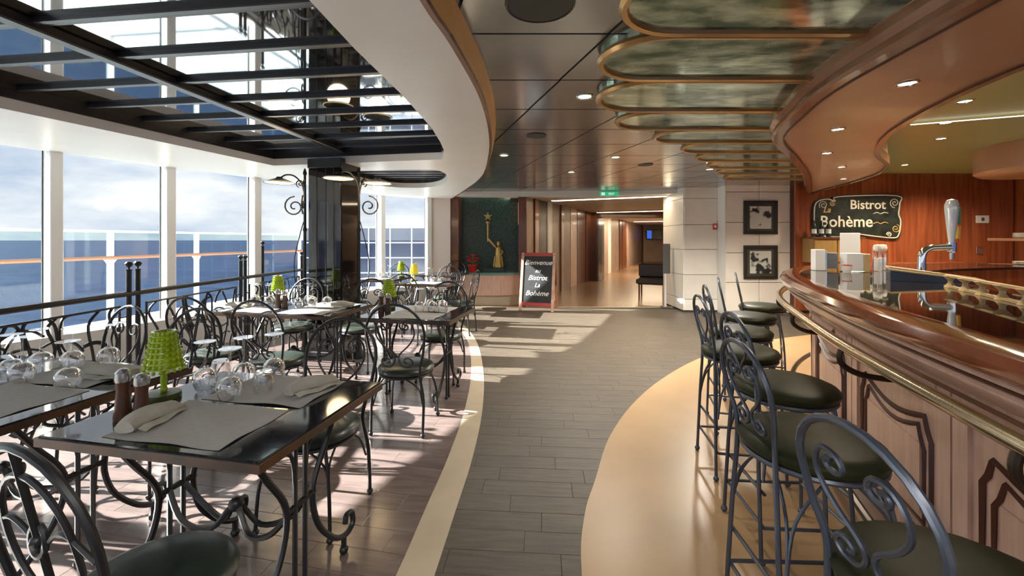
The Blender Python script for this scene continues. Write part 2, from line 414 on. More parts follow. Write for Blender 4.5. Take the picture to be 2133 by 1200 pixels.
planks('plank_tile', 'floortile', math.radians(-11), lambda q: inside(q, leftpoly), 1, (-75, 75), (-20, 20), .13,
       lambda p: (p[0]+.6)**2*1.2+(p[1]-1.2)**2+(40 if p[1] < .9 else 0), 295)
pathpoly = [(x-.3, y) for x, y in MID]+[(-1.6, 8.78), (5.6, 8.78), (5.6, 6.4)]+[(x+.05, y-.05) for x, y in BEIGE[::-1]]
planks('path_plank', 'pathtile', math.radians(-4), lambda q: inside(q, pathpoly), -1, (-5, 63), (-8, 16), .17,
       lambda p: p[1]+(40 if p[1] < 1.2 else 0), 295)

# ------------------------------------------------------------ window wall
wall = empty('wall_windows', kind='structure')
def seg_box(mb, a, b, t, z0, z1, off=0):
    d = Vector((b[0]-a[0], b[1]-a[1])); L = d.length; d.normalize(); n = Vector((-d.y, d.x))
    p = [Vector(a)+n*(off-t/2), Vector(b)+n*(off-t/2), Vector(b)+n*(off+t/2), Vector(a)+n*(off+t/2)]
    mb.prism([(q.x, q.y) for q in p], z0, z1)
li = MB(); si = MB()
for a, b in zip(WCOL[:-1], WCOL[1:]):
    seg_box(li, a, b, .22, 2.35, 2.75); seg_box(si, a, b, .20, -.05, .42)
li.build('lintel', 'white', wall, smooth=False); si.build('sill', 'white', wall, smooth=False)
for k, p in enumerate(WCOL):
    a = WCOL[max(k-1, 0)]; b = WCOL[min(k+1, len(WCOL)-1)]
    ang = math.atan2(b[1]-a[1], b[0]-a[0])
    MB().box((-.05, -.10, .42), (.05, .10, 2.35), bev=.008).build('mullion', 'column', wall, smooth=False).matrix_local = Matrix.Translation((p[0], p[1], 0)) @ Matrix.Rotation(ang, 4, 'Z')
    MB().box((-.062, .05, .42), (-.052, .065, 2.35)).build('gasket', 'blackmetal', wall, smooth=False).matrix_local = Matrix.Translation((p[0], p[1], 0)) @ Matrix.Rotation(ang, 4, 'Z')
for k, (a, b) in enumerate(zip(WCOL[:-1], WCOL[1:])):
    d = Vector((b[0]-a[0], b[1]-a[1])); L = d.length; d.normalize()
    mb = MB(); seg_box(mb, Vector(a)+d*.06, Vector(b)-d*.06, .012, .42, 2.35)
    mb.build('pane', 'pane', wall, smooth=False)
# pale wall between the windows and the statue niche
MB().box((-1.83, 9.1, 0), (-1.33, 9.35, 2.75)).build('wall_back', 'pink', smooth=False)['kind'] = 'structure'

# ------------------------------------------------------------ deck balustrade outside
bal = empty('deck_balustrade', (dk(6), 6, 0), 0, 'outer deck balustrade of tinted glass with teak handrail and white posts', 'balustrade')
def bx(y): return (dk(y)-dk(6), y-6)
ys = [4.1-1.65*2, 4.1-1.65, 4.1, 5.75, 7.4, 9.05, 10.7, 12.35]
angd = math.atan2(1, .167)
for y in ys:
    x0, y0 = bx(y)
    po = MB().box((-.03, -.045, -.03), (.03, .045, 1.57), bev=.006).build('post', 'white', bal, smooth=False)
    po.location = (x0, y0, 0); po.rotation_euler = (0, 0, angd-PI/2)
    br = MB().tube([(0, 0, .98), (.06, 0, 1.0), (.09, 0, 1.06)], .018).tube([(0, -.09, 1.06), (0, -.05, 1.0), (0, 0, .97), (0, .05, 1.0), (0, .09, 1.06)], .016).build('bracket', 'white', po)
for a, b in zip(ys[:-1], ys[1:]):
    mb = MB(); p, q = bx(a+.05), bx(b-.05); seg_box(mb, p, q, .012, .05, 1.55); mb.build('glass_panel', 'balustrade', bal, smooth=False)
    mb = MB(); p, q = bx(a), bx(b); seg_box(mb, p, q, .03, 1.53, 1.57); mb.build('top_cap', 'white', bal, smooth=False)
p, q = bx(ys[0]), bx(ys[-1])
MB().tube([(p[0]+.1, p[1], 1.09), (q[0]+.1, q[1], 1.09)], .03, 10).build('handrail', 'teakrail', bal)
# lattice wind screen across the deck, seen through the last windows
ws = empty('wind_screen', (-3.2, 11.8, 0), 0, 'grey glazed wind screen with white lattice across the deck beyond last windows', 'screen')
for k in range(8):
    MB().box((-2.6+k*.6-.015, -.02, 0), (-2.6+k*.6+.015, .02, 1.75)).build('mullion', 'lattice', ws, smooth=False)
for k in range(5):
    MB().box((-2.6, -.022, .05+k*.42), (1.6, .022, .08+k*.42)).build('crossbar', 'lattice', ws, smooth=False)
for k in range(7):
    MB().box((-2.585+k*.6, -.006, .08), (-2.015+k*.6, .006, 1.73)).build('pane', 'screen', ws, smooth=False)

# ------------------------------------------------------------ left ceiling: soffit with mirror openings
OUTER = cr2([(-.75, -2.2), (-.62, -1), (-.48, 0), (-.40, .9), (-.336, 1.58), (-.277, 1.93), (-.2, 2.64), (-.19, 3.5), (-.25, 4.5), (-.42, 5.9), (-.8, 7.4), (-1.35, 9.25)], 5)
OPEN1 = [(-5.1, -2.0), (-3.49, 2.88), (-2.88, 5.11), (-.78, 4.72), (-.70, 4.5), (-.66, 3.9), (-.645, 3.4), (-.68, 2.64), (-.74, 2.0), (-.78, 1.2), (-.86, 0), (-1.1, -2.0)]
OPEN2 = cr2([(-2.2, 5.62), (-1.15, 5.42), (-.92, 5.6), (-.95, 6.2), (-1.15, 6.9), (-1.5, 7.25), (-2.0, 7.2), (-2.35, 6.6)], 4, True)
SOFF = [(x+.05, y) for x, y in WCOL[:-1]]+[(-1.81, 9.2)]
so = shape2d('ceiling_soffit', [SOFF+OUTER[::-1]+[(-7.2, -2.2)], OPEN1, OPEN2], 2.30, 2.40, 'soffit'); tag(so, kind='structure')
# black lip inside the openings
lip = MB()
for lp in (OPEN1, OPEN2):
    n = len(lp)
    for i in range(n):
        seg_box(lip, lp[i], lp[(i+1) % n], .03, 2.38, 2.52)
lip.build('opening_lip', 'blackmetal', so, smooth=False)
# glow tinted cove wood between soffit band and the dark ceiling, warm glow put into its colour
MB().sweep(OUTER, [(0, 2.30), (-.012, 2.30), (-.055, CZ), (.0, CZ)]).build('cove', 'amber_glow', so)
MB().sweep(OUTER, [(.004, 2.288), (-.02, 2.288), (-.02, 2.312), (.004, 2.312)]).build('cove_edge', 'bulktrim', so)
# mirror panes and bars in the big opening (grid turned 8 degrees)
cm = empty('ceiling_mirror', (-2.04, 4.5, 0), math.radians(-7), kind='structure')
XL, XR = -2.6, 1.9
cols = [(-2.75, -1.35), (-1.35, 0), (0, 1.75)]
ysm = [1.05-.39*k for k in range(15)]
pm = {}
for (x0, x1) in cols:
    w = x1-x0
    me = MB().box((-w/2+.02, -.19, 0), (w/2-.02, .19, .01)).mesh('mirror_pane', False); me.materials.append(M['mirror'])
    for y in ysm: inst(me, 'mirror_pane', cm, ((x0+x1)/2, y-.195, 2.47))
    bb = MB().box((-w/2, -.028, 2.452), (w/2, .028, 2.475)).mesh('crossbar', False); bb.materials.append(M['blackmetal'])
    b2 = MB().box((-w/2, -.028, 2.444), (w/2, -.004, 2.452)).mesh('crossbar_flange', False); b2.materials.append(M['greymetal'])
    for y in ysm:
        c = inst(bb, 'crossbar', cm, ((x0+x1)/2, y, 0)); inst(b2, 'crossbar_flange', c, (0, 0, 0))
for x in (-1.35, 0):
    MB().box((x-.04, -4.6, 2.415), (x+.04, 1.1, 2.47), bev=.008).build('beam', 'blackmetal', cm, smooth=False)
# smaller opening further on
for k in range(9):
    MB().box((-2.5, 5.35+k*.22, 2.43), (-.85, 5.45+k*.22, 2.47)).build('slat', 'greymetal', so, smooth=False)
MB().box((-2.6, 5.3, 2.49), (-.7, 7.4, 2.51)).build('recess_back', 'ceilback', so, smooth=False)

# ------------------------------------------------------------ dark tiled ceiling
BULK_O = cr2([(1.15, -2), (1.35, -.6), (1.52, .5), (1.64, 1.5), (1.75, 2.34), (1.92, 2.87), (2.22, 3.56), (2.92, 4.4), (3.7, 5.35), (4.4, 6.3), (4.9, 7.0), (5.40, 7.72)], 6)
BULK_I = cr2([(2.3, -2), (2.38, .3), (2.42, 1.3), (2.49, 2.05), (2.68, 2.67), (3.03, 3.4), (3.6, 4.15), (4.2, 4.72), (4.62, 5.3), (4.95, 6.1), (5.2, 6.95), (5.47, 7.72)], 6)
ceil = MB().prism([(-.70, -2.2), (1.5, -2.2), (2.0, 1.5), (2.3, 3), (3.1, 4.3), (4.3, 5.6), (5.6, 7.9), (5.6, 9.4), (-1.25, 9.4), (-.7, 7.4), (-.3, 5), (-.2, 3), (-.33, 1), (-.5, -.8)], CZ+.03, CZ+.1).build('ceiling', 'ceilback', smooth=False)
tag(ceil, kind='structure')
tw, td, sk = .78, .603, -.2887
g = .008
me = MB().prism([(-tw/2+g+sk*(-td/2), -td/2+g), (tw/2-g+sk*(-td/2), -td/2+g), (tw/2-g+sk*(td/2), td/2-g), (-tw/2+g+sk*(td/2), td/2-g)], CZ, CZ+.03).mesh('ceiling_tile', False)
me.materials.append(M['ceiltile'])
okpoly = [(-1.0, -2.0), *[(x-.02, y) for x, y in OUTER[8:]], (-1.4, 9.3), (5.5, 9.3), *[(x+.12, y) for x, y in BULK_O[::-1]]]
for i in range(-7, 14):
    yc = 2.09+td/2+i*td
    for j in range(-6, 12):
        xc = .48-(yc-2.09)*.2887+tw/2+j*tw
        if not (-2 < yc < 8.9) or not (inside((xc, yc), okpoly) or inside((xc-.3, yc), okpoly) or inside((xc+.3, yc), okpoly)): continue
        quad = [(xc+x, yc+y) for x, y in ((-tw/2+g+sk*(-td/2), -td/2+g), (tw/2-g+sk*(-td/2), -td/2+g), (tw/2-g+sk*(td/2), td/2-g), (-tw/2+g+sk*(td/2), td/2-g))]
        k = min(range(1, len(OUTER)-1), key=lambda k: (OUTER[k][0]-xc)**2+(OUTER[k][1]-yc)**2)
        d = Vector((OUTER[k+1][0]-OUTER[k-1][0], OUTER[k+1][1]-OUTER[k-1][1])).normalized()
        cl = clip_half(quad, OUTER[k], d.y, -d.x)
        if len(cl) < 3: continue
        if len(cl) == 4 and max(math.dist(p, q) for p, q in zip(cl, quad)) < 1e-6: inst(me, 'ceiling_tile', ceil, (xc, yc, 0))
        else: MB().prism([(x-xc, y-yc) for x, y in cl], CZ, CZ+.03).build('ceiling_tile', 'ceiltile', ceil, (xc, yc, 0), smooth=False)
# painted panels with rounded ends, gold trims
rows = [(.95, 1.55, .62), (1.58, 2.14, .50), (2.17, 2.75, .52), (2.78, 3.42, .64), (3.45, 3.98, .93), (4.01, 4.52, 1.45), (4.55, 5.05, 1.95), (5.08, 5.6, 2.35), (5.63, 6.15, 2.75), (6.18, 6.7, 3.15), (6.73, 7.3, 3.55)]
def bulk_x(y):
    for a, b in zip(BULK_O[:-1], BULK_O[1:]):
        if a[1] <= y <= b[1]: return a[0]+(b[0]-a[0])*(y-a[1])/(b[1]-a[1])
    return BULK_O[-1][0]
for k, (y0, y1, xl) in enumerate(rows):
    y0, y1, xl = y0*.925, y1*.925, xl*.925
    r = (y1-y0)/2; ym = (y0+y1)/2; ex = 1.15
    left = [(xl+r*ex-r*ex*math.cos(t), ym+r*math.sin(t)) for t in [PI/2*q/8 for q in range(8, -9, -1)]]
    poly = left+[(bulk_x(y0)+.10, y0), (bulk_x(y1)+.10, y1)]
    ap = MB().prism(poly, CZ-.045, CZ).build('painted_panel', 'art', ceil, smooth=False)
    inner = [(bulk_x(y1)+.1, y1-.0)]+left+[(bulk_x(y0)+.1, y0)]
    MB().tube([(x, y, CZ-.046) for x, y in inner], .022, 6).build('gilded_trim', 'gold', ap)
# ------------------------------------------------------------ bulkhead over the bar
def resample(p, n):
    L = [0]
    for a, b in zip(p[:-1], p[1:]): L.append(L[-1]+math.dist(a, b))
    out = []
    for i in range(n):
        t = L[-1]*i/(n-1); k = 0
        while k < len(L)-2 and L[k+1] < t: k += 1
        u = (t-L[k])/max(1e-9, L[k+1]-L[k]); out.append((p[k][0]+(p[k+1][0]-p[k][0])*u, p[k][1]+(p[k+1][1]-p[k][1])*u))
    return out
bo, bn = resample(BULK_O, 60), resample(BULK_I, 60)
mb = MB(); vs = []
for a, b in zip(bo, bn): vs += [(*a, 2.25), (*b, 2.25), (*b, 2.8), (*a, 2.8)]
fs = []
for i in range(59):
    for k in range(4): fs.append((i*4+k, i*4+(k+1) % 4, i*4+4+(k+1) % 4, i*4+4+k))
mb.add(vs, fs); bulk = mb.build('ceiling_bulkhead', 'bulk'); tag(bulk, kind='structure')
MB().sweep(bo, [(0, CZ), (.05, CZ), (.055, CZ-.02), (.035, CZ-.05), (.045, 2.32), (.02, 2.29), (.03, 2.25), (.015, 2.235), (-.05, 2.235), (-.05, 2.25), (0, 2.25)]).build('moulding', 'bulktrim', bulk)
MB().sweep(bo, [(.03, CZ-.025), (.060, CZ-.025), (.060, CZ-.005), (.03, CZ-.005)]).build('gilt_edge', 'gold', bulk)
MB().sweep(bo, [(-.06, 2.247), (-.05, 2.247), (-.05, 2.229), (-.06, 2.229)]).build('bead', 'groove', bulk)
MB().sweep(bn, [(0, 2.25), (.03, 2.235), (-.015, 2.235), (-.015, 2.33), (0, 2.33)]).build('inner_moulding', 'bulktrim', bulk)
# green ceiling over the bar, wooden drum
bc = MB().prism([(x-.05, y) for x, y in bn]+[(9.6, 7.9), (9.6, -2)], 2.62, 2.7).build('ceiling_bar', 'olive', smooth=False); tag(bc, kind='structure')
MB().tube([(4.15, 4.4, 2.60), (5.0, 4.05, 2.60), (6.6, 3.4, 2.60), (8.0, 2.9, 2.60)], .005).build('light_line', 'ledline', bc)
dr = MB().lathe([(0, 2.27), (.86, 2.27), (.9, 2.3), (.9, 2.62), (0, 2.62)], 40, (7.05, 5.25, 0)).build('ceiling_drum', 'bulk'); tag(dr, kind='structure')

# ------------------------------------------------------------ right hand walls
wr = empty('wall_pictures', (0, 0, 0), kind='structure')
MB().box((3.99, 7.93, 0), (5.4, 8.2, 2.6)).build('wall_core', 'joint', wr, smooth=False)
for r, (z0, z1) in enumerate([(0, .04), (.04, .60), (.61, 1.155), (1.165, 1.725), (1.735, 2.295), (2.305, 2.55)]):
    if z0 == 0: continue
    for (x0, x1) in ((4.0, 4.62), (4.63, 5.39)):
        MB().box((x0, 7.905, z0), (x1, 7.935, z1), bev=.003).build('panel', 'cream', wr, smooth=False)
MB().box((3.985, 7.9, 0), (4.0, 8.2, 2.5)).build('edge_trim', 'white', wr, smooth=False)
wb = empty('wall_block', kind='structure')
MB().box((3.36, 8.24, 0), (4.3, 9.3, 2.6)).build('wall_core', 'joint', wb, smooth=False)
zz = [.03, .25, .725, 1.215, 1.70, 2.21, 2.52]
for z0, z1 in zip(zz[:-1], zz[1:]):
    MB().box((3.35, 8.205, z0+.004), (4.02, 8.245, z1-.004), bev=.003).build('panel', 'cream', wb, smooth=False)
    MB().box((3.33, 8.22, z0+.004), (3.36, 9.3, z1-.004)).build('panel', 'cream', wb, smooth=False)
# mahogany wall behind the bar
wm = empty('wall_bar', kind='structure')
MB().box((5.2, 7.80, 0), (9.6, 8.0, 2.8)).build('wall_core', 'groove', wm, smooth=False)
xs = [5.2, 5.75, 6.4, 7.05, 7.75, 8.45, 9.2]
for a, b in zip(xs[:-1], xs[1:]):
    MB().box((a+.003, 7.75, .0), (b-.003, 7.81, 2.7), bev=.003).build('veneer_panel', 'backwood', wm, smooth=False)
MB().box((9.25, -2, 0), (9.5, 8, 2.8)).build('wall_right', 'backwood', smooth=False)['kind'] = 'structure'

# ------------------------------------------------------------ far end: fascia, niche, corridor
fa = MB().prism([(-1.9, 9.15), (-.5, 9.05), (1.0, 9.0), (2.2, 8.85), (3.36, 8.5), (4.0, 8.2), (4.0, 8.5), (3.36, 9.3), (-1.9, 9.4)], 2.34, CZ+.06).build('trim_1', 'white', smooth=False); tag(fa, kind='structure')
# statue niche
ni = empty('wall_niche', kind='structure')
MB().box((-1.3, 9.7, 0), (.34, 9.8, 2.5)).build('mosaic_panel', 'mosaic', ni, smooth=False)
MB().box((-1.33, 9.2, 0), (-1.16, 9.8, 2.4), bev=.01).build('post', 'walnut', ni, smooth=False)
MB().box((.14, 9.2, 0), (.32, 9.8, 2.4), bev=.01).build('post', 'walnut', ni, smooth=False)
base = cr2([(-1.2, 9.3), (-1.15, 9.12), (-.85, 9.0), (-.5, 8.97), (-.15, 9.0), (.15, 9.12), (.2, 9.3)], 5)
MB().prism(base+[(.2, 9.7), (-1.2, 9.7)], .22, .66).build('base_drum', 'barwood', ni)
MB().prism([(x*1.0, y+.06) for x, y in base]+[(.2, 9.7), (-1.2, 9.7)], 0, .22).build('plinth', 'strip', ni)
MB().prism([(x, y-.03) for x, y in base]+[(.2, 9.7), (-1.2, 9.7)], .66, .70).build('ledge', 'ledge', ni)
# corridor turning to the right
u = Vector((.41, .912)).normalized()
def along(p, t): return (p[0]+u.x*t, p[1]+u.y*t)
L0, R0 = (.33, 9.3), (3.38, 8.9)
cf = MB().prism([(-1.9, 8.86), (3.9, 8.86), along(R0, 22), along(L0, 22), (-1.9, 9.9)], -.25, .002).build('floor_corridor', 'corrfloor', smooth=False); tag(cf, kind='structure')
cc = MB().prism([(-.2, 9.3), (3.9, 8.6), along((3.9, 8.7), 22), along(L0, 22)], 2.36, 2.5).build('ceiling_corridor', 'corrceil', smooth=False); tag(cc, kind='structure')
def panelled(name, p0, side, spans, m_core):
    w = empty(name, kind='structure')
    for a, b, m, t in spans:
        mb = MB(); seg_box(mb, along(p0, a+.01), along(p0, b-.01), t, 0, 2.36, side*.1); mb.build('panel', m, w, smooth=False)
    return w
wl = panelled('wall_corridor_left', L0, 1, [(0, .5, 'corrwall', .12), (.5, .75, 'walnut', .2), (.75, 1.5, 'darkdoor', .1), (1.5, 1.8, 'white', .16), (1.8, 2.5, 'corrwall', .12), (2.5, 2.75, 'walnut', .2), (2.75, 3.5, 'corrwall', .12), (3.5, 4.2, 'barwood', .14), (4.2, 5.2, 'walnut', .16), (5.2, 6.1, 'walnut', .2), (6.1, 9, 'corrwall', .12), (9, 9.6, 'white', .14), (9.6, 11.5, 'corrwall', .12), (11.5, 12.2, 'walnut', .2), (12.2, 13.4, 'walnut', .24), (13.4, 22, 'corrwall', .12)], None)
wr2 = panelled('wall_corridor_right', R0, -1, [(.4, 3, 'corrwall', .12), (3, 6.5, 'corrwall', .12), (6.5, 10, 'lattice', .12), (10, 14, 'lattice', .12), (14, 22, 'corrwall', .12)], None)
n = Vector((u.y, -u.x))
df = empty('door_1', kind='structure')
e0, e1 = along(L0, 6.1), along(R0, 6.3)
for p, q, z0, z1, m in ((e0, (e0[0]+n.x*.3, e0[1]+n.y*.3), 0, 2.36, 'walnut'), ((e1[0]-n.x*.3, e1[1]-n.y*.3), e1, 0, 2.36, 'walnut'), (e0, e1, 2.16, 2.36, 'walnut')):
    mb = MB(); seg_box(mb, p, q, .2, z0, z1); mb.build('door_frame', m, df, smooth=False)
q0 = along(L0, 5.9)
mb = MB(); seg_box(mb, (q0[0]+n.x*.3, q0[1]+n.y*.3), (q0[0]+n.x*.36, q0[1]+n.y*.36), .9, .02, 2.2); mb.build('glass_leaf', 'screen', df, smooth=False)
ew = MB(); seg_box(ew, along(L0, 20), along(R0, 20.4), .2, 0, 2.4); tag(ew.build('wall_end', 'corrwall', smooth=False), kind='structure')
# light troughs of the corridor ceiling
for t, wd, en in ((.9, 2.6, 22), (5.6, 2.6, 30), (8.6, 2.4, 130), (13.5, 2.4, 180)):
    a = along(L0, t); c = (a[0]+n.x*1.55, a[1]+n.y*1.55)
    lt = empty('light_trough', (c[0], c[1], 2.327), math.atan2(n.y, n.x), {.9: 'warm light trough in corridor ceiling nearest the bistro', 5.6: 'warm light trough just before the dark doorway', 8.6: 'warm light trough just beyond the dark doorway', 13.5: 'warm light trough at the far end of corridor'}[t], 'ceiling light', 'corridor light troughs')
    MB().box((-wd/2, -.12, 0), (wd/2, .12, .03)).build('housing', 'white', lt, smooth=False)
    MB().box((-wd/2+.03, -.06, -.008), (wd/2-.03, .06, 0)).build('diffuser', 'coveglow', lt, smooth=False)
    ld = bpy.data.lights.new('trough_light', 'AREA'); ld.shape = 'RECTANGLE'; ld.size = wd; ld.size_y = .2; ld.energy = en; ld.color = (1, .78, .52)
    lo = bpy.data.objects.new('trough_light', ld); COL.objects.link(lo); lo.location = (c[0], c[1], 2.30); lo.rotation_euler = (0, 0, math.atan2(n.y, n.x))

# ================================================================== THE BAR
RIM = resample(cr2([(.98, -.6), (1.0, .2), (1.08, .6), (1.19, .98), (1.32, 1.39), (1.52, 1.96), (1.81, 2.64), (2.11, 3.3), (2.45, 3.85), (2.9, 4.38), (3.45, 4.82), (4.1, 5.15), (4.9, 5.4), (5.8, 5.6)], 8), 110)
RL = [0]
for a, b in zip(RIM[:-1], RIM[1:]): RL.append(RL[-1]+math.dist(a, b))
def B(s, o, z):
    k = 0
    while k < len(RL)-2 and RL[k+1] < s: k += 1
    t = (s-RL[k])/(RL[k+1]-RL[k]); a, b = RIM[k], RIM[k+1]
    k0, k1 = max(k-1, 0), min(k+2, len(RIM)-1)
    d = Vector((RIM[k1][0]-RIM[k0][0], RIM[k1][1]-RIM[k0][1])).normalized()
    return (a[0]+(b[0]-a[0])*t-d.y*o, a[1]+(b[1]-a[1])*t+d.x*o, z)
bar = empty('bar_counter', (2.6, 3.2, 0), 0, 'long curved mahogany bar with black polished top and brass rail', 'bar counter')
def bp(mb, name, m, parent=bar, smooth=True):
    o = mb.build(name, m, smooth=smooth); o.parent = parent; o.matrix_parent_inverse = Matrix.Translation((-2.6, -3.2, 0)); return o
bp(MB().sweep(RIM, [(-.15, 1.10), (-.14, 1.117), (-.05, 1.122), (-.015, 1.11), (0, 1.085), (-.004, 1.062), (-.02, 1.045), (-.06, 1.045), (-.15, 1.05)]), 'rim', 'barrim')
for k, (o, z) in enumerate(((-.032, 1.033), (-.046, 1.016), (-.060, .999))):
    bp(MB().sweep(RIM, [(o, z+.008), (o+.006, z+.002), (o, z-.008), (o-.06, z-.008), (o-.06, z+.008)]), 'fillet', 'groove' if k % 2 else 'barwood')
bp(MB().sweep(RIM, [(-.07, .992), (-.065, .98), (-.085, .955), (-.12, .925), (-.165, .905), (-.165, .89), (-.25, .89), (-.25, .992)]), 'cove_moulding', 'barwood')
bp(MB().sweep(RIM, [(-.17, .888), (-.165, .872), (-.19, .86), (-.25, .86), (-.25, .888)]), 'under_moulding', 'bulktrim')
bp(MB().sweep(RIM, [(-.14, 1.085), (-.14, 1.108), (-.97, 1.108), (-.97, 1.085)]), 'countertop', 'counter')
bp(MB().sweep(RIM, [(-.90, 0), (-.90, 1.085), (-.94, 1.085), (-.94, 0)]), 'inner_wall', 'backwood')
bp(MB().sweep(RIM, [(-.25, 0), (-.25, .89), (-.30, .89), (-.30, 0)]), 'front_backing', 'groove')
bp(MB().sweep(RIM, [(-.20, 0), (-.20, .11), (-.215, .125), (-.26, .125), (-.26, 0)]), 'plinth', 'walnut')
total = RL[-1]; pitch = .98; s0 = .30; nun = int((total-s0)/pitch)
def bent(loop, o0, o1):
    """closed (s,z) loop, extruded between two offsets and bent along the bar"""
    mb = MB(); n = len(loop)
    vs = [B(s, o0, z) for s, z in loop]+[B(s, o1, z) for s, z in loop]
    fs = [tuple(range(n)), tuple(range(2*n-1, n-1, -1))]+[(k, (k+1) % n, n+(k+1) % n, n+k) for k in range(n)]
    return mb.add(vs, fs)
def bentgrid(sa, sb, zlo, zhi, o0, o1, n=10):
    """curved board: zlo, zhi functions of 0..1"""
    mb = MB(); vs = []
    for i in range(n+1):
        t = i/n; s = sa+(sb-sa)*t
        vs += [B(s, o0, zlo(t)), B(s, o0, zhi(t)), B(s, o1, zhi(t)), B(s, o1, zlo(t))]
    fs = []
    for i in range(n):
        for k in range(4): fs.append((i*4+k, i*4+(k+1) % 4, i*4+4+(k+1) % 4, i*4+4+k))
    fs += [(0, 1, 2, 3), (n*4+3, n*4+2, n*4+1, n*4)]
    return mb.add(vs, fs)
for i in range(nun):
    sa, sb = s0+i*pitch, s0+(i+1)*pitch
    un = bp(bentgrid(sa+.004, sb-.004, lambda t: .125, lambda t: .87, -.255, -.228), 'front_panel', 'barwood')
    ident = Matrix.Identity(4)
    # pilaster strips beside the joint
    for q0, q1 in ((sa+.006, sa+.085), (sb-.085, sb-.006)):
        o = bentgrid(q0, q1, lambda t: .125, lambda t: .87, -.228, -.215, 2).build('pilaster', 'barwood', un)
    # scalloped apron
    o = bentgrid(sa+.085, sb-.085, lambda t: .80-.085*math.sin(PI*t)**1.3, lambda t: .87, -.228, -.210, 14).build('apron', 'barwood', un)
    # raised field with eared top corners
    def loop(m):
        a, b = sa+.14+m, sb-.14-m
        pts = [(a, .20+m), (b, .20+m), (b, .60-m), (b-.025, .635-m), (b-.045, .69-m)]
        for q in range(1, 8):
            t = q/8; pts.append((b-.045-(b-a-.09)*t, .69-m-.055*math.sin(PI*t)))
        pts += [(a+.045, .69-m), (a+.025, .635-m), (a, .60-m)]
        return pts
    for m, r, mm in ((0, .013, 'groove'), (.05, .011, 'groove')):
        lp = loop(m)
        MB().tube([B(s, -.2275, z) for s, z in lp], r, 4, closed=True).build('groove_moulding', mm, un)
    lp = loop(.075)
    MBs = bentgrid(sa+.14+.08, sb-.14-.08, lambda t: .28, lambda t: .565-.0*t, -.228, -.222, 6)
    MBs.build('raised_field', 'barwood', un)
# brass arm rail
ss = [.2+.08*k for k in range(int((total-1.2)/.08))]
rail = bp(MB().tube([B(s, .005, .925) for s in ss], .025, 10), 'arm_rail', 'brass')
for s in [.62+.98*k for k in range(6)]:
    mb = MB()
    mb.tube(cr([B(s, -.24, .80), B(s, -.16, .79), B(s, -.06, .80), B(s+.01, .0, .83), B(s+.01, .015, .87), B(s+.01, .005, .915)], 4), [.016]*21, 8) if False else mb.tube(cr([B(s, -.24, .80), B(s, -.16, .79), B(s, -.06, .80), B(s+.01, .0, .83), B(s+.01, .015, .87), B(s+.01, .005, .915)], 4), .013, 8)
    mb.ball(B(s, -.225, .80), .032, 10)
    b = mb.build('rail_bracket', 'bronze', rail)
# foot rail
fr = bp(MB().tube([B(s, -.08, .17) for s in ss], .02, 8), 'foot_rail', 'bronze')
for s in [1.1+1.3*k for k in range(4)]:
    MB().tube([B(s, -.22, .09), B(s, -.14, .10), B(s, -.08, .155)], .014).build('foot_bracket', 'bronze', fr)

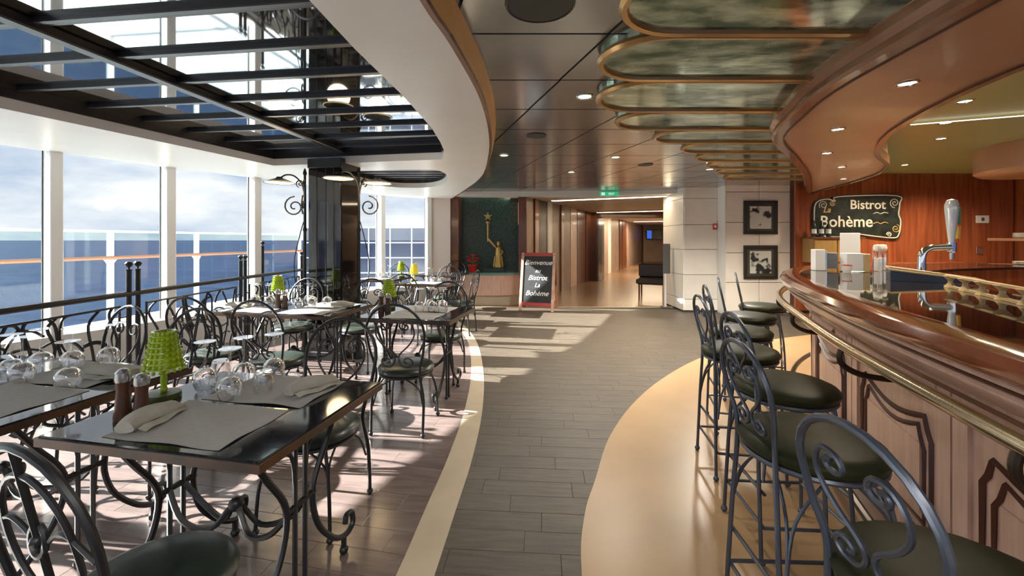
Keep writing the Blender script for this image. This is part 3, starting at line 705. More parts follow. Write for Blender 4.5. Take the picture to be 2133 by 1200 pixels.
# ------------------------------------------------------------ bar stools
def scroll_pts(k, side, zc, hz, wx):
    """S scroll: k=(x,z) plane points for one side; zc base height, hz height scale, wx width scale"""
    A = spiral(.068, .80, .010, .05, 2.6*PI, 0, 16)
    mid = [(.122, .73), (.085, .66), (.03, .60), (.014, .57)]
    Bq = spiral(.066, .535, .051, .010, PI, PI+2.5*PI, 16)
    pts = [(v.x, v.z) for v in cr([(x, 0, z) for x, z in A[::2]+mid+Bq[::2]], 3)]
    return [(side*x*wx, zc+(z-.47)*hz) for x, z in pts]
def feet(mb, p, r=.017): mb.ball((p[0], p[1], .016), r, 8, .9)
def make_chair(seat_z, r, top, hw, m_iron, m_seat, hs, stool=False, hoop=False):
    root = empty('bar_stool' if stool else 'bistro_chair')
    ring_z = seat_z-.058
    sm = MB().lathe([(0, ring_z+.002), (r-.012, ring_z+.002), (r+.002, ring_z+.014), (r+.006, ring_z+.032), (r-.004, seat_z-.012), (r-.03, seat_z-.001), (r*.5, seat_z+.006), (0, seat_z+.008)], 32)
    sm.build('seat', m_seat, root)
    MB().tube([((r-.01)*math.cos(2*PI*k/28), (r-.01)*math.sin(2*PI*k/28), ring_z-.006) for k in range(28)], .009, 6, True).build('seat_ring', m_iron, root)
    sp = .185 if stool else .19
    H = top-seat_z
    lean = lambda z: -(r-.03)-max(0, z-seat_z)*.2
    # back frame: one rod from foot to foot over the arch
    wn = hw*.76
    half = [(sp, -sp-.01, .0), (wn+.03, -(r-.02)*.98, seat_z*.55), (wn, lean(seat_z-.03)+.0, seat_z-.03), (hw*.93, lean(seat_z+H*.3), seat_z+H*.3), (hw, lean(seat_z+H*.56), seat_z+H*.56)]
    arch = []
    zc = seat_z+H*.56; hh = top-zc
    for q in range(1, 12):
        a = PI*q/12; arch.append((hw*math.cos(a), lean(zc+hh*math.sin(a)), zc+hh*math.sin(a)))
    hc = cr(half, 5)
    pts = [tuple(p) for p in hc]+arch+[(-p[0], p[1], p[2]) for p in hc[::-1]]
    rod = .0088 if stool else .0098
    mb = MB().tube(pts, rod, 8); feet(mb, pts[0]); feet(mb, pts[-1])
    mb.build('back_frame', m_iron, root)
    if hoop:
        ov = [(hw*.62*math.cos(2*PI*q/28), seat_z+H*.50+H*.36*math.sin(2*PI*q/28)) for q in range(28)]
        MB().tube([(x, lean(z), z) for x, z in ov], .007, 6, True).build('oval_hoop', m_iron, root)
        MB().tube([(0, lean(seat_z-.03), seat_z-.03), (0, lean(top), top)], .0085, 6).build('centre_bar', m_iron, root)
        zr = seat_z+H*.52
        MB().tube([(.028*math.cos(2*PI*q/16), lean(zr)-.004, zr+.036*math.sin(2*PI*q/16)) for q in range(16)], .007, 6, True).ball((0, lean(zr)-.004, zr), .016).build('rosette', m_iron, root)
        for s in (1, -1):
            q = [(s*.03, zr), (s*.07, zr+.03), (s*.115, zr+.035), (s*hw*.9, zr-.01)]
            MB().tube(cr([(x, lean(z), z) for x, z in q], 4), .006, 6).build('scroll', m_iron, root)
            q = spiral(s*hw*.72, seat_z+.055, .010, .042, PI/2, PI/2+s*2.4*PI, 16)
            MB().tube([(x, lean(z), z) for x, z in q], .006, 6).build('scroll', m_iron, root)
    for s in (1, -1):
        if hoop: break
        q = scroll_pts(0, s, seat_z, H/.48*.98, hw/.21*1.12)
        MB().tube([(x, lean(z)-.004, z) for x, z in q], .006, 6).build('scroll', m_iron, root)
    # inner hoop
    inner = [(hw*.80*math.cos(PI*q/14), 0, 0) for q in range(0)]
    for s in (1, -1):
        f = (s*sp, sp, 0); t = (s*(r*.62), r*.62, ring_z)
        k = (s*(sp*.93), sp*.93, seat_z*.5)
        mb = MB().tube(cr([f, k, t], 5), .0085, 8); feet(mb, f); mb.build('leg', m_iron, root)
    # forked braces below the seat
    for sx in (1, -1):
        for sy in (1, -1):
            base = Vector((sx*sp*.95, sy*sp*.95 if sy > 0 else -(r-.03), seat_z*.48))
            for dx, dy in ((0, -sy*.12), (-sx*.12, 0)):
                tip = Vector((sx*r*.66+dx, sy*r*.66+dy, ring_z-.008)); md = (base+tip)/2+Vector((-dx*.35, -dy*.35, .02))
                MB().tube(cr([base, md, tip], 5), .0055, 5).build('brace', m_iron, root)
    if stool:
        for z, kx in ((.16, .985), (.30, .96)):
            e = sp*kx
            cs = [(e, e), (-e, e), (-e, -e), (e, -e)]
            for a, b in zip(cs, cs[1:]+cs[:1]):
                if z > .2 and a[1] != b[1]: continue
                MB().tube([(*a, z), (*b, z)], .0075, 6).build('stretcher', m_iron, root)
    return root
st = make_chair(.74, .212, 1.05, .155, 'iron_blue', 'stoolseat', .7, True)
stools = [(.87, .80, -88, 'olive seated bar stool nearest the camera, scrolled back cut by frame'),
          (1.013, 1.44, -92, 'olive seated bar stool, second from the camera along the bar'),
          (1.275, 1.98, -94, 'olive seated bar stool, third from the camera along the bar'),
          (1.40, 2.60, -98, 'olive seated bar stool, fourth from the camera along the bar'),
          (1.70, 3.15, -105, 'olive seated bar stool, third from the far end of row'),
          (2.10, 3.75, -115, 'olive seated bar stool, second from the far end of row'),
          (2.56, 4.32, -118, 'olive seated bar stool at the far end, in front of pictures')]
for k, (x, y, a, lb) in enumerate(stools):
    o = st if k == 0 else copy_tree(st)
    o.location = (x, y, .004); o.rotation_euler = (0, 0, math.radians(a)); tag(o, lb, 'bar stool', 'bar stools along the counter')

# ================================================================== DINING FURNITURE
ch0 = make_chair(.47, .203, .95, .212, 'iron', 'seat', 1.0, hoop=True)
ch = make_chair(.47, .203, .95, .212, 'iron', 'seat', 1.0)
chairs = [  # x, y, facing angle (0 = facing away from the camera), label
    (-1.0, 1.17, -18, 'wrought iron bistro chair in bottom left corner, seat lit by daylight'),
    (-1.0, 2.16, 172, 'wrought iron bistro chair tucked under far side of the front table'),
    (-.80, 3.20, -6, 'wrought iron bistro chair with heart scroll back standing clear beside the cream strip'),
    (-.72, 4.28, 171, 'wrought iron bistro chair on far side of second table near walkway'),
    (-1.87, 3.38, -9, 'wrought iron bistro chair at long middle table, nearer the pillar, back to camera'),
    (-2.50, 3.55, -9, 'wrought iron bistro chair at long middle table, nearer the railing, back to camera'),
    (-1.66, 4.62, 171, 'wrought iron bistro chair across the long middle table, in front of pillar'),
    (-2.42, 4.68, 171, 'wrought iron bistro chair across the long middle table, railing end'),
    (-2.10, 2.50, 168, 'wrought iron bistro chair behind far left table, lamp in front of it'),
    (-2.68, 2.62, 160, 'wrought iron bistro chair behind far left table, against the railing'),
    (-1.42, 5.85, -8, 'small distant bistro chair in front of lamp table beyond the pillar'),
    (-1.12, 7.08, 172, 'small distant bistro chair behind lamp table beyond the pillar'),
    (-.78, 6.35, 80, 'small distant bistro chair on sunny walkway side of lamp table'),
    (-2.45, 6.55, -8, 'small distant bistro chair in front of the table by the end windows'),
    (-2.2, 7.86, 172, 'small distant bistro chair behind the table by the end windows'),
    (-1.22, 8.72, 172, 'small distant bistro chair by the rose wall beside last table'),
]
for k, (x, y, a, lb) in enumerate(chairs):
    o = ch0 if k == 0 else ch if k == 1 else copy_tree(ch0 if k in (5, 8) else ch)
    o.location = (x, y, .0012); o.rotation_euler = (0, 0, math.radians(a)); tag(o, lb, 'chair', 'wrought iron bistro chairs')

def make_table(L, D):
    root = empty('bistro_table')
    MB().box((-L/2, -D/2, .722), (L/2, D/2, .75), bev=.004).build('tabletop', 'granite', root, smooth=False)
    e = .006
    mb = MB()
    for a, b in (((-L/2-e, -D/2-e), (L/2+e, -D/2)), ((-L/2-e, D/2), (L/2+e, D/2+e)), ((-L/2-e, -D/2), (-L/2, D/2)), ((L/2, -D/2), (L/2+e, D/2))):
        mb.box((*a, .716), (*b, .744))
    mb.build('edge_band', 'edge', root, smooth=False)
    fx, fy = L/2-.10, D/2-.10
    MB().tube([(-fx, -fy, .708), (fx, -fy, .708), (fx, fy, .708), (-fx, fy, .708)], .012, 6, True).build('top_frame', 'iron', root)
    for sx in (-1, 1):
        x = sx*(L/2-.14)
        for sy in (-1, 1):
            MB().tube([(x, sy*.028, .71), (x, sy*.028, .02)], .0095, 6).ball((x, sy*.028, .014), .016).build('post', 'iron', root)
            pts = cr([(x, sy*.25, .71), (x, sy*.17, .58), (x, sy*.075, .42), (x, sy*.10, .26), (x, sy*.20, .13), (x, sy*.29, .075), (x+sx*.005, sy*.345, .095), (x, sy*.345, .145), (x, sy*.305, .155), (x, sy*.295, .125)], 5)
            MB().tube(pts, .012, 8).tube([(x, sy*.285, .078), (x, sy*.285, .02)], .012, 6).ball((x, sy*.285, .016), .02).build('scroll_leg', 'iron', root)
            MB().tube(cr([(x, sy*.10, .71), (x, sy*.14, .66), (x, sy*.05, .60), (x, sy*.03, .48)], 4), .007, 6).build('scroll', 'iron', root)
        MB().tube([(x, -.08, .40), (x, .08, .40)], .012, 6).build('crosspiece', 'iron', root)
    for sy in (-1, 1):
        w = L/2-.14
        MB().tube(cr([(-w, sy*.03, .40), (-w*.7, sy*.05, .30), (-w*.3, sy*.03, .27), (0, 0, .36), (w*.3, -sy*.03, .27), (w*.7, -sy*.05, .30), (w, -sy*.03, .40)], 5), .011, 6).build('stretcher', 'iron', root)
    MB().ball((0, 0, .36), .028, 10).build('boss', 'iron', root)
    return root
t2 = make_table(.85, .71); t4 = make_table(1.25, .71)
ang = math.radians(-11.2)
T1 = (-1.086, 1.664); T2 = (-.85, 3.80); T3 = (-2.10, 4.06); T4 = (-2.33, 1.93); T5 = (-1.28, 6.55); T6 = (-2.28, 7.25); T7 = (-1.35, 8.15)
tabs = [(t2, T1, ang, 'black topped bistro table in the foreground with place mats and glasses'), (t2, T2, ang, 'black topped bistro table behind the free standing chair, beside the walkway'),
        (t4, T3, ang, 'long black topped bistro table in front of the black pillar'), (t4, T4, ang, 'long bistro table at left edge beside the railing'),
        (t2, T5, ang, 'distant bistro table with yellow lamp beyond the pillar'), (t2, T6, ang, 'distant bistro table beside the end windows'), (t2, T7, ang, 'farthest bistro table, close to the rose wall')]
seen = set()
for src, p, a, lb in tabs:
    o = src if id(src) not in seen else copy_tree(src); seen.add(id(src))
    o.location = (p[0], p[1], .0012); o.rotation_euler = (0, 0, a); tag(o, lb, 'table', 'black bistro tables')
def on(T, u, v, a=ang): c, s = math.cos(a), math.sin(a); return (T[0]+u*c-v*s, T[1]+u*s+v*c)
# ------------------------------------------------------------ things on the tables
TZ = .7515
def cloth(w, d, seed):
    rnd = random.Random(seed); mb = MB(); nx, ny = 20, 14; ph = rnd.random()*6
    vs = []
    for j in range(ny+1):
        for i in range(nx+1):
            x, y = -w/2+w*i/nx, -d/2+d*j/ny
            f = math.sin((x*1.0+y*2.2)*14+ph)*.5+.5
            g = math.exp(-((x+y*.9-.02)/.16)**2)
            vs.append((x+.003*math.sin(y*30), y+.003*math.sin(x*22+ph), .0015+.008*f*g))
    fs = [(j*(nx+1)+i, j*(nx+1)+i+1, (j+1)*(nx+1)+i+1, (j+1)*(nx+1)+i) for j in range(ny) for i in range(nx)]
    n = len(vs); vs2 = [(x, y, z-.0014) for x, y, z in vs]
    mb.add(vs+vs2, fs+[tuple(q+n for q in f[::-1]) for f in fs])
    return mb
mat_mesh = [cloth(.46, .315, s).mesh('place_mat') for s in (1, 2)]
for m in mat_mesh: m.materials.append(M['cloth'])
def put(name, me, p, z, rz, lb, cat, grp=None):
    o = bpy.data.objects.new(name, me); COL.objects.link(o); o.location = (p[0], p[1], z); o.rotation_euler = (0, 0, rz); return tag(o, lb, cat, grp)
G = 'grey place mats on the tables'
mats = [(T1, .02, -.165, 0, 'grey linen place mat on near half of the foreground table'), (T1, .04, .175, 1, 'grey linen place mat on far half of the foreground table'),
        (T2, .05, -.17, 0, 'grey linen place mat on near side of table behind free standing chair'), (T2, .05, .17, 1, 'grey linen place mat on far side of table behind free standing chair'),
        (T3, -.30, -.17, 0, 'grey linen place mat, long middle table, railing end, near side'), (T3, .30, -.17, 1, 'grey linen place mat, long middle table, pillar end, near side'),
         (T3, .30, .17, 0, 'grey linen place mat, long middle table, pillar end, far side'),
        (T4, .30, -.165, 1, 'grey linen place mat on left edge table, near side, cut by frame'), (T4, .24, .165, 0, 'grey linen place mat on left edge table, far side, napkin on it'),
        (T5, 0, -.17, 0, 'pale place mat on distant yellow lamp table'), (T6, 0, -.17, 0, 'pale place mat on distant table beside the end windows')]
for T, u_, v_, k, lb in mats: put('place_mat', mat_mesh[k], on(T, u_, v_), TZ, ang, lb, 'place mat', G)
# rolled napkins
def napkin():
    mb = MB(); vs = []; N = 12; K = 14
    for i in range(N+1):
        t = i/N; x = -.105+.21*t; w = .030+.012*math.sin(PI*t)+.010*t; h = .020+.006*math.sin(PI*t*1.3)
        for k in range(K):
            a = 2*PI*k/K; rr = 1+.10*math.cos(3*a+t*2)
            vs.append((x+.006*math.sin(a*2), w*rr*math.cos(a)+.008*math.sin(t*5), max(.0005, h+h*rr*math.sin(a))))
    fs = [(i*K+k, i*K+(k+1) % K, (i+1)*K+(k+1) % K, (i+1)*K+k) for i in range(N) for k in range(K)]
    fs += [tuple(range(K-1, -1, -1)), tuple(N*K+k for k in range(K))]
    mb.add(vs, fs)
    # loose flap
    fl = [(-.10+.2*q/8, -.036-.028*s_, .003+.010*(1-s_)+.004*math.sin(q*1.3)) for s_ in (0, .5, 1) for q in range(9)]
    mb.add(fl, [(r*9+q, r*9+q+1, (r+1)*9+q+1, (r+1)*9+q) for r in range(2) for q in range(8)])
    return mb
nm = napkin().mesh('napkin'); nm.materials.append(M['napkin'])
for T, u_, v_, r, lb in [(T1, -.165, -.20, 105, 'folded linen napkin on near mat of foreground table, beside the mills'), (T1, .184, .20, 72, 'folded linen napkin on far mat of foreground table'),
                         (T4, .42, .15, 12, 'folded linen napkin on left edge table beside the railing'), (T3, .45, .12, 15, 'folded linen napkin on long middle table, pillar end'), (T3, -.5, -.12, 15, 'folded linen napkin on long middle table, railing end')]:
    put('napkin', nm, on(T, u_, v_), TZ+.0085, ang+math.radians(r), lb, 'napkin', 'linen napkins')
# upside-down wine glasses
gp = [(.036, .0), (.044, .022), (.047, .045), (.042, .068), (.026, .084), (.008, .091), (.0045, .10), (.004, .188), (.009, .196), (.040, .200), (.041, .203), (0, .204)]
gin = [(.0345, .0), (.0425, .022), (.0455, .045), (.0405, .067), (.024, .082), (0, .088)]
gm = MB().lathe(gp, 24).lathe(gin, 24).mesh('wine_glass'); gm.materials.append(M['glass'])
tm = MB().lathe([(.040, 0), (.038, .05), (.033, .085), (.028, .092), (0, .093)], 24).lathe([(.038, 0), (.036, .05), (.031, .08), (0, .084)], 24).mesh('tumbler'); tm.materials.append(M['glass'])
gl = [(T1, [(-.265, .11), (-.061, .032), (-.165, .21), (-.085, .298)], ['upside-down wine glass on the foreground table, next to the lime lamp', 'upside-down wine glass on the foreground table, nearest the camera', 'upside-down wine glass on the foreground table, in the middle of cluster', 'upside-down wine glass on the foreground table, farthest right and back']),
      (T2, [(.02, 0), (.13, .03), (.24, .0), (.07, .13), (.19, .13)], 'upside-down wine glass on table behind free standing chair'),
      (T3, [(-.52, .1), (-.43, .0), (-.35, .12), (-.27, .0), (.05, .0), (.12, .12), (.2, .0), (.28, .12), (.0, .22)], 'upside-down wine glass on the long middle table'),
      (T4, [(.0, .03), (.12, .0), (-.02, .15), (.1, .2), (.2, .29), (.42, -.02)], 'upside-down wine glass on the left edge table'),
      (T5, [(.05, .0), (.16, .05), (-.06, .08)], 'tiny upside-down wine glass on distant yellow lamp table'), (T6, [(.05, .0), (.16, .05), (-.06, .08)], 'tiny upside-down wine glass on table beside end windows')]
ORD = ['leftmost', 'second from left', 'third from left', 'fourth from left', 'fifth from left', 'sixth from left', 'seventh from left', 'eighth from left', 'ninth from left']
for T, ps, lb in gl:
    if isinstance(lb, str): ps = sorted(ps, key=lambda q: on(T, *q)[0]/on(T, *q)[1]); gname = lb.replace('glass', 'glasses', 1); lb = [lb+', '+ORD[q] for q in range(len(ps))]
    else: gname = 'wine glasses on the foreground table'
    for k, (u_, v_) in enumerate(ps):
        l_ = lb if isinstance(lb, str) else lb[k]
        put('wine_glass', gm, on(T, u_, v_), TZ+.008, 0, l_, 'wine glass', gname)
for u_, v_, lb in [(.02, .12, 'upside-down tumbler on the foreground table, right of the wine glasses'), (-.30, .22, 'upside-down tumbler on the foreground table, behind the lime lamp')]:
    put('tumbler', tm, on(T1, u_, v_), TZ+.008, 0, lb, 'tumbler', 'tumblers on the foreground table')
# pepper and salt mills
def mill(p, h, lb, grp='wooden mills'):
    r = empty('mill', (p[0], p[1], TZ), 0, lb, 'pepper mill', grp)
    MB().lathe([(0, 0), (.027, 0), (.028, .01), (.022, h*.35), (.019, h*.55), (.022, h*.74), (.0, h*.74)], 16).build('body', 'millwood', r)
    MB().lathe([(0, h*.74), (.023, h*.74), (.025, h*.80), (.024, h*.92), (.012, h*.985), (0, h)], 16).build('cap', 'steel', r)
for T, u_, v_, n_ in [(T1, -.29, -.195, 'foreground table'), (T2, -.34, -.03, 'table behind free standing chair'), (T3, -.11, -.07, 'long middle table')]:
    mill(on(T, u_, v_), .185, 'left of two wooden mills with steel cap on '+n_)
    mill(on(T, u_+.057, v_+.02), .165, 'right of two wooden mills with steel cap on '+n_)
# beaded table lamps
def lamp(m):
    r = empty('table_lamp')
    MB().lathe([(0, 0), (.058, 0), (.060, .006), (.058, .022), (.02, .027), (0, .027)], 24).build('base', 'limebase', r)
    MB().lathe([(.010, .026), (.014, .035), (.010, .05), (.013, .075), (.009, .10), (.014, .125), (.0, .16)], 14).build('stem', m, r)
    sh = MB().lathe([(.060, .125), (.036, .268), (.034, .270), (.058, .127)], 20).build('shade', m, r)
    for k in range(18):
        a = 2*PI*k/18; mb = MB()
        for q in range(8):
            t = q/7; rr = .066-.027*t; mb.ball((rr*math.cos(a+t*.12), rr*math.sin(a+t*.12), .118+.15*t), .0078, 6)
        mb.build('bead_strand', m, sh)
    MB().tube([(.038*math.cos(2*PI*k/20), .038*math.sin(2*PI*k/20), .272) for k in range(20)], .004, 6, True).build('top_ring', 'steel', r)
    return r
lm = lamp('lime'); ly = lamp('yellow')
for src, p, lb in [(lm, (-1.43, 1.735), 'lime green beaded table lamp on the foreground table'), (copy_tree(lm), (-1.165, 4.0), 'lime green beaded table lamp on table behind free standing chair'),
                   (copy_tree(lm), (-2.46, 4.44), 'lime green beaded table lamp on the long middle table'), (ly, on(T5, -.3, .1), 'yellow beaded table lamp on distant table beyond pillar'), (copy_tree(lm), on(T6, .3, .22), 'tiny lime green lamp on distant table beside end windows')]:
    src.location = (p[0], p[1], TZ); tag(src, lb, 'table lamp', 'beaded table lamps')

# ================================================================== IRON RAILING
RX = -3.02
rl = empty('railing', (RX, 4, 0), 0, 'black iron railing with ball topped posts and twig pattern panels', 'railing')
MB().tube([(0, -3.2, .976), (0, -.63, .976), (0, .74, .976), (.02, 2.0, .976), (.05, 2.6, .976)], .021, 10).build('handrail', 'iron', rl)
def post(x, y, top):
    p = MB().lathe([(0, 0), (.03, 0), (.03, .02), (.018, .03), (.018, top-.075), (.021, top-.07), (.021, top-.06), (0, top-.06)], 12, (x, y, 0)).build('post', 'iron', rl)
    MB().lathe([(.007, top-.065), (.007, top-.045), (.014, top-.042), (.026, top-.026), (.026, top-.014), (.016, top-.002), (0, top)], 12, (x, y, 0)).build('ball_finial', 'iron', p)
pairs = [-2.0, -.63, .74, 2.11]
for y in pairs:
    post(0, y-.04, 1.23); post(0, y+.04, 1.23)
post(-.12, 1.32, 1.385)
rnd = random.Random(11)
for a, b in zip(pairs[:-1], pairs[1:]):
    y0, y1 = a+.12, b-.12
    MB().tube([(0, y0, .14), (0, y1, .14), (0, y1, .885), (0, y0, .885)], .011, 6, True).build('panel_frame', 'iron', rl)
    for z in (.25, .80):
        MB().tube([(0, y0, z), (0, a+.04, z)], .007, 6).build('tie', 'iron', rl); MB().tube([(0, y1, z), (0, b-.04, z)], .007, 6).build('tie', 'iron', rl)
    W_ = y1-y0
    for k in range(26):
        if k < 8:
            x0 = y0+W_*(k+.3+.4*rnd.random())/8; pts = [(x0, .14)]; d = rnd.uniform(-.6, .6); z = .14
            while z < .86:
                z += rnd.uniform(.14, .2); x0 += d*.12; d = -d*.6+rnd.uniform(-.8, .8); pts.append((min(max(x0, y0+.02), y1-.02), min(z, .88)))
        else:
            xc, zc = rnd.uniform(y0+.15, y1-.15), rnd.uniform(.25, .78); r_ = rnd.uniform(.10, .24); a0 = rnd.uniform(0, 6.3); sw = rnd.choice((-1, 1))*rnd.uniform(1.4, 2.6)
            pts = [(min(max(xc+r_*math.cos(a0+sw*q/5), y0), y1), min(max(zc+r_*math.sin(a0+sw*q/5)*1.1, .14), .885)) for q in range(6)]
        MB().tube(cr([(0, p, q) for p, q in pts], 4), .0095, 5).build('twig_bar', 'iron', rl)

# ================================================================== PILLAR AND STREET LAMP
pl = empty('wall_pillar', (-2.14, 5.1, 0), math.radians(-11), kind='structure')
MB().box((-.21, -.2, 0), (.21, .2, 2.35), bev=.006).build('shaft', 'pillar', pl, smooth=False)
MB().box((-.225, -.215, 0), (.225, .215, .10), bev=.006).build('skirting', 'blackmetal', pl, smooth=False)
MB().box((-.218, -.208, 2.24), (.218, .208, 2.35), bev=.004).build('capital', 'blackmetal', pl, smooth=False)
for x in (-.1, .02, .12):
    MB().box((x-.004, -.206, .1), (x+.004, -.2, 2.24)).build('joint', 'blackmetal', pl, smooth=False)
def street_lamp(x, y, arms, side, lb):
    root = empty('street_lamp', (x, y, 0), 0, lb, 'lamp post', 'iron street lamps beside the pillar')
    MB().lathe([(0, .002), (.07, .002), (.07, .04), (.04, .09), (.03, .18), (.022, .3), (.017, 1.5), (.025, 1.52), (.016, 1.56), (.014, 2.18), (.024, 2.20), (.012, 2.25), (0, 2.27)], 14).build('post', 'iron', root)
    for dx, dy, L in arms:
        z0 = 1.98; d = Vector((dx, dy)).normalized(); P = lambda r, z: (d.x*r, d.y*r, z)
        MB().tube(cr([P(0, z0-.1), P(.03, z0+.08), P(L*.4, z0+.18), P(L*.75, z0+.19), P(L, z0+.14)], 5), .009, 6).build('arm', 'iron', root)
        c = P(L, z0+.14)
        s = MB().lathe([(0, .02), (.03, .02), (.04, .005), (.11, -.02), (.172, -.05), (.168, -.053), (.105, -.028), (.0, -.02)], 28, c).build('disc_shade', 'blackmetal', root)
        MB().lathe([(0, -.054), (.12, -.052), (.158, -.046), (.158, -.042), (0, -.036)], 28, c).build('diffuser', 'discglow', s)
        ld = bpy.data.lights.new('shade_light', 'POINT'); ld.energy = 5; ld.color = (1, .75, .45); ld.shadow_soft_size = .12
        lo = bpy.data.objects.new('shade_light', ld); COL.objects.link(lo); lo.location = (x+c[0], y+c[1], c[2]-.16)
    for d in side:
        P = lambda r, z: (d[0]*r, d[1]*r, z)
        MB().tube([P(a, z) for a, z in spiral(.12, 1.80, .02, .125, -2.6*PI, .5*PI, 24)], .009, 6).build('scroll', 'iron', root)
        MB().tube([P(a, z) for a, z in spiral(.055, 2.08, .01, .05, 2.3*PI, -.4*PI, 16)], .007, 6).build('scroll', 'iron', root)
        MB().tube(cr([P(.015, 1.62), P(.06, 1.45), P(.12, 1.15), P(.10, .85), P(.02, .65)], 5), .006, 6).build('side_bow', 'iron', root)
street_lamp(-2.50, 5.10, [(-.25, -.15, .27)], [(-1, -.1), (.3, -.95)], 'black iron street lamp with one disc shade, window side of the pillar')
street_lamp(-1.82, 5.02, [(1, .05, .22), (-.2, -.98, .40)], [(1, 0)], 'black iron street lamp with two disc shades, walkway side of the pillar')

# ================================================================== CEILING FITTINGS
def downlight(x, y, z, r, lb, energy=18, color=(1, .84, .62), grp='recessed downlights', spot=True, size=2.6):
    d = empty('downlight', (x, y, z), 0, lb, 'downlight', grp)
    MB().lathe([(r, 0), (r*1.18, 0), (r*1.22, -.004), (r*1.1, -.010), (r*.92, -.006), (r*.88, 0)], 20).build('trim_ring', 'steel', d)
    MB().lathe([(0, -.004), (r*.86, -.004), (r*.86, -.001), (0, -.001)], 20).build('lens', 'lampglow', d)
    if energy:
        ld = bpy.data.lights.new('downlight_beam', 'SPOT'); ld.energy = energy; ld.color = color; ld.spot_size = size; ld.spot_blend = .8; ld.shadow_soft_size = .09
        lo = bpy.data.objects.new('downlight_beam', ld); COL.objects.link(lo); lo.location = (x, y, z-.03)
for px, py, lb in [(1890, 172, 'lit downlight in wooden bulkhead, nearest the camera'), (1745, 268, 'lit downlight in wooden bulkhead, second from camera'), (1722, 318, 'lit downlight in wooden bulkhead, third from camera'), (1753, 347, 'lit downlight in wooden bulkhead, fourth from camera'), (1757, 372, 'lit downlight in wooden bulkhead, farthest from camera')]:
    x, y = at(px, py, 2.25); downlight(x, y, 2.249, .042, lb, 38)
for px, py, en, lb in [(1218, 200, 45, 'lit downlight in dark tiled ceiling, left of painted panels'), (1050, 323, 90, 'lit downlight in dark tiled ceiling, close to white band'), (1282, 327, 150, 'small lit downlight in dark ceiling near the corridor'), (1190, 358, 170, 'tiny lit downlight in dark ceiling just before white fascia'), (1478, 345, 450, 'tiny downlight added to brighten the picture wall')]:
    x, y = at(px, py, CZ); downlight(x, y, CZ-.001 if px < 1400 else CZ-.047, .05, lb, en, (1, .92, .80))  # the one before the picture wall is an added lamp to brighten that wall
for px, py, lb in [(2010, 210, 'lit downlight in olive bar ceiling, nearest the camera'), (1970, 255, 'lit downlight in olive bar ceiling, second from camera'), (1960, 288, 'lit downlight in olive bar ceiling, third from camera'), (1885, 343, 'lit downlight in olive bar ceiling, far left by mahogany wall'), (2040, 341, 'lit downlight in olive bar ceiling, far right by mahogany wall')]:
    x, y = at(px, py, 2.62); downlight(x, y, 2.619, .05, lb, 150)
for x, y, lb in [(.5, -1.2, 'added fill downlight, unseen behind the camera, bar side'), (-.3, -1.2, 'added fill downlight, unseen behind the camera, dining side')]:
    downlight(x, y, CZ-.001, .05, lb, 170, (1, .93, .84))  # unseen downlights, added behind the camera as soft fill for the room
for px, py, r, lb in [(1125, 8, .15, 'large dark round ceiling speaker at top of picture'), (1117, 282, .10, 'smaller dark round ceiling speaker beside white band'), (1345, 343, .10, 'small dark round ceiling speaker towards the corridor')]:
    x, y = at(px, py, CZ); d = empty('ceiling_speaker', (x, y, CZ-.001), 0, lb, 'speaker', 'ceiling speakers')
    MB().lathe([(0, -.006), (r*.93, -.006), (r*.95, -.003), (0, -.0)], 28).build('grille', 'vent', d)
    MB().lathe([(r*.94, -.008), (r, -.006), (r*1.02, 0), (r*.94, 0)], 28).build('ring', 'blackmetal', d)
# exit sign under the fascia
ex = empty('exit_sign', (2.02, 8.80, 2.36), 0, 'small green exit sign on fascia above the corridor', 'sign')
MB().box((-.19, -.02, -.045), (.19, 0, .045)).build('plate', 'exitgreen', ex, smooth=False)
MB().box((-.16, -.023, -.028), (-.09, -.021, .028)).build('arrow_field', 'exitwhite', ex, smooth=False)
text('lettering', 'EXIT', .062, 'exitwhite', Matrix.Translation((.05, -.022, -.002)) @ Matrix.Rotation(PI/2, 4, 'X'), ex, .001)

# ================================================================== PICTURES, SIGNS
def picture(x, z, lb, sc):
    p = empty('framed_picture', (x, 7.902, z), 0, lb, 'picture', 'framed pictures')
    w = .315
    f = MB()
    for a, b in (((-w, -w), (w, -w+.055)), ((-w, w-.055), (w, w)), ((-w, -w+.055), (-w+.055, w-.055)), ((w-.055, -w+.055), (w, w-.055))):
        f.box((a[0], -.035, a[1]), (b[0], 0, b[1]), bev=.004)
    f.build('frame', 'frame', p, smooth=False)
    MB().box((-.262, -.016, -.262), (.262, -.004, .262)).build('mat_board', 'matboard', p, smooth=False)
    ph = MB().box((-.20, -.019, -.21), (.20, -.015, .21)).build('print', 'photo', p, smooth=False)
    MB().box((-.262, -.024, -.262), (.262, -.022, .262)).build('glazing', 'pane', p, smooth=False)
picture(4.64, 1.82, 'upper black framed black and white print on cream wall', 1); picture(4.64, .985, 'lower black framed black and white print on cream wall', 1)
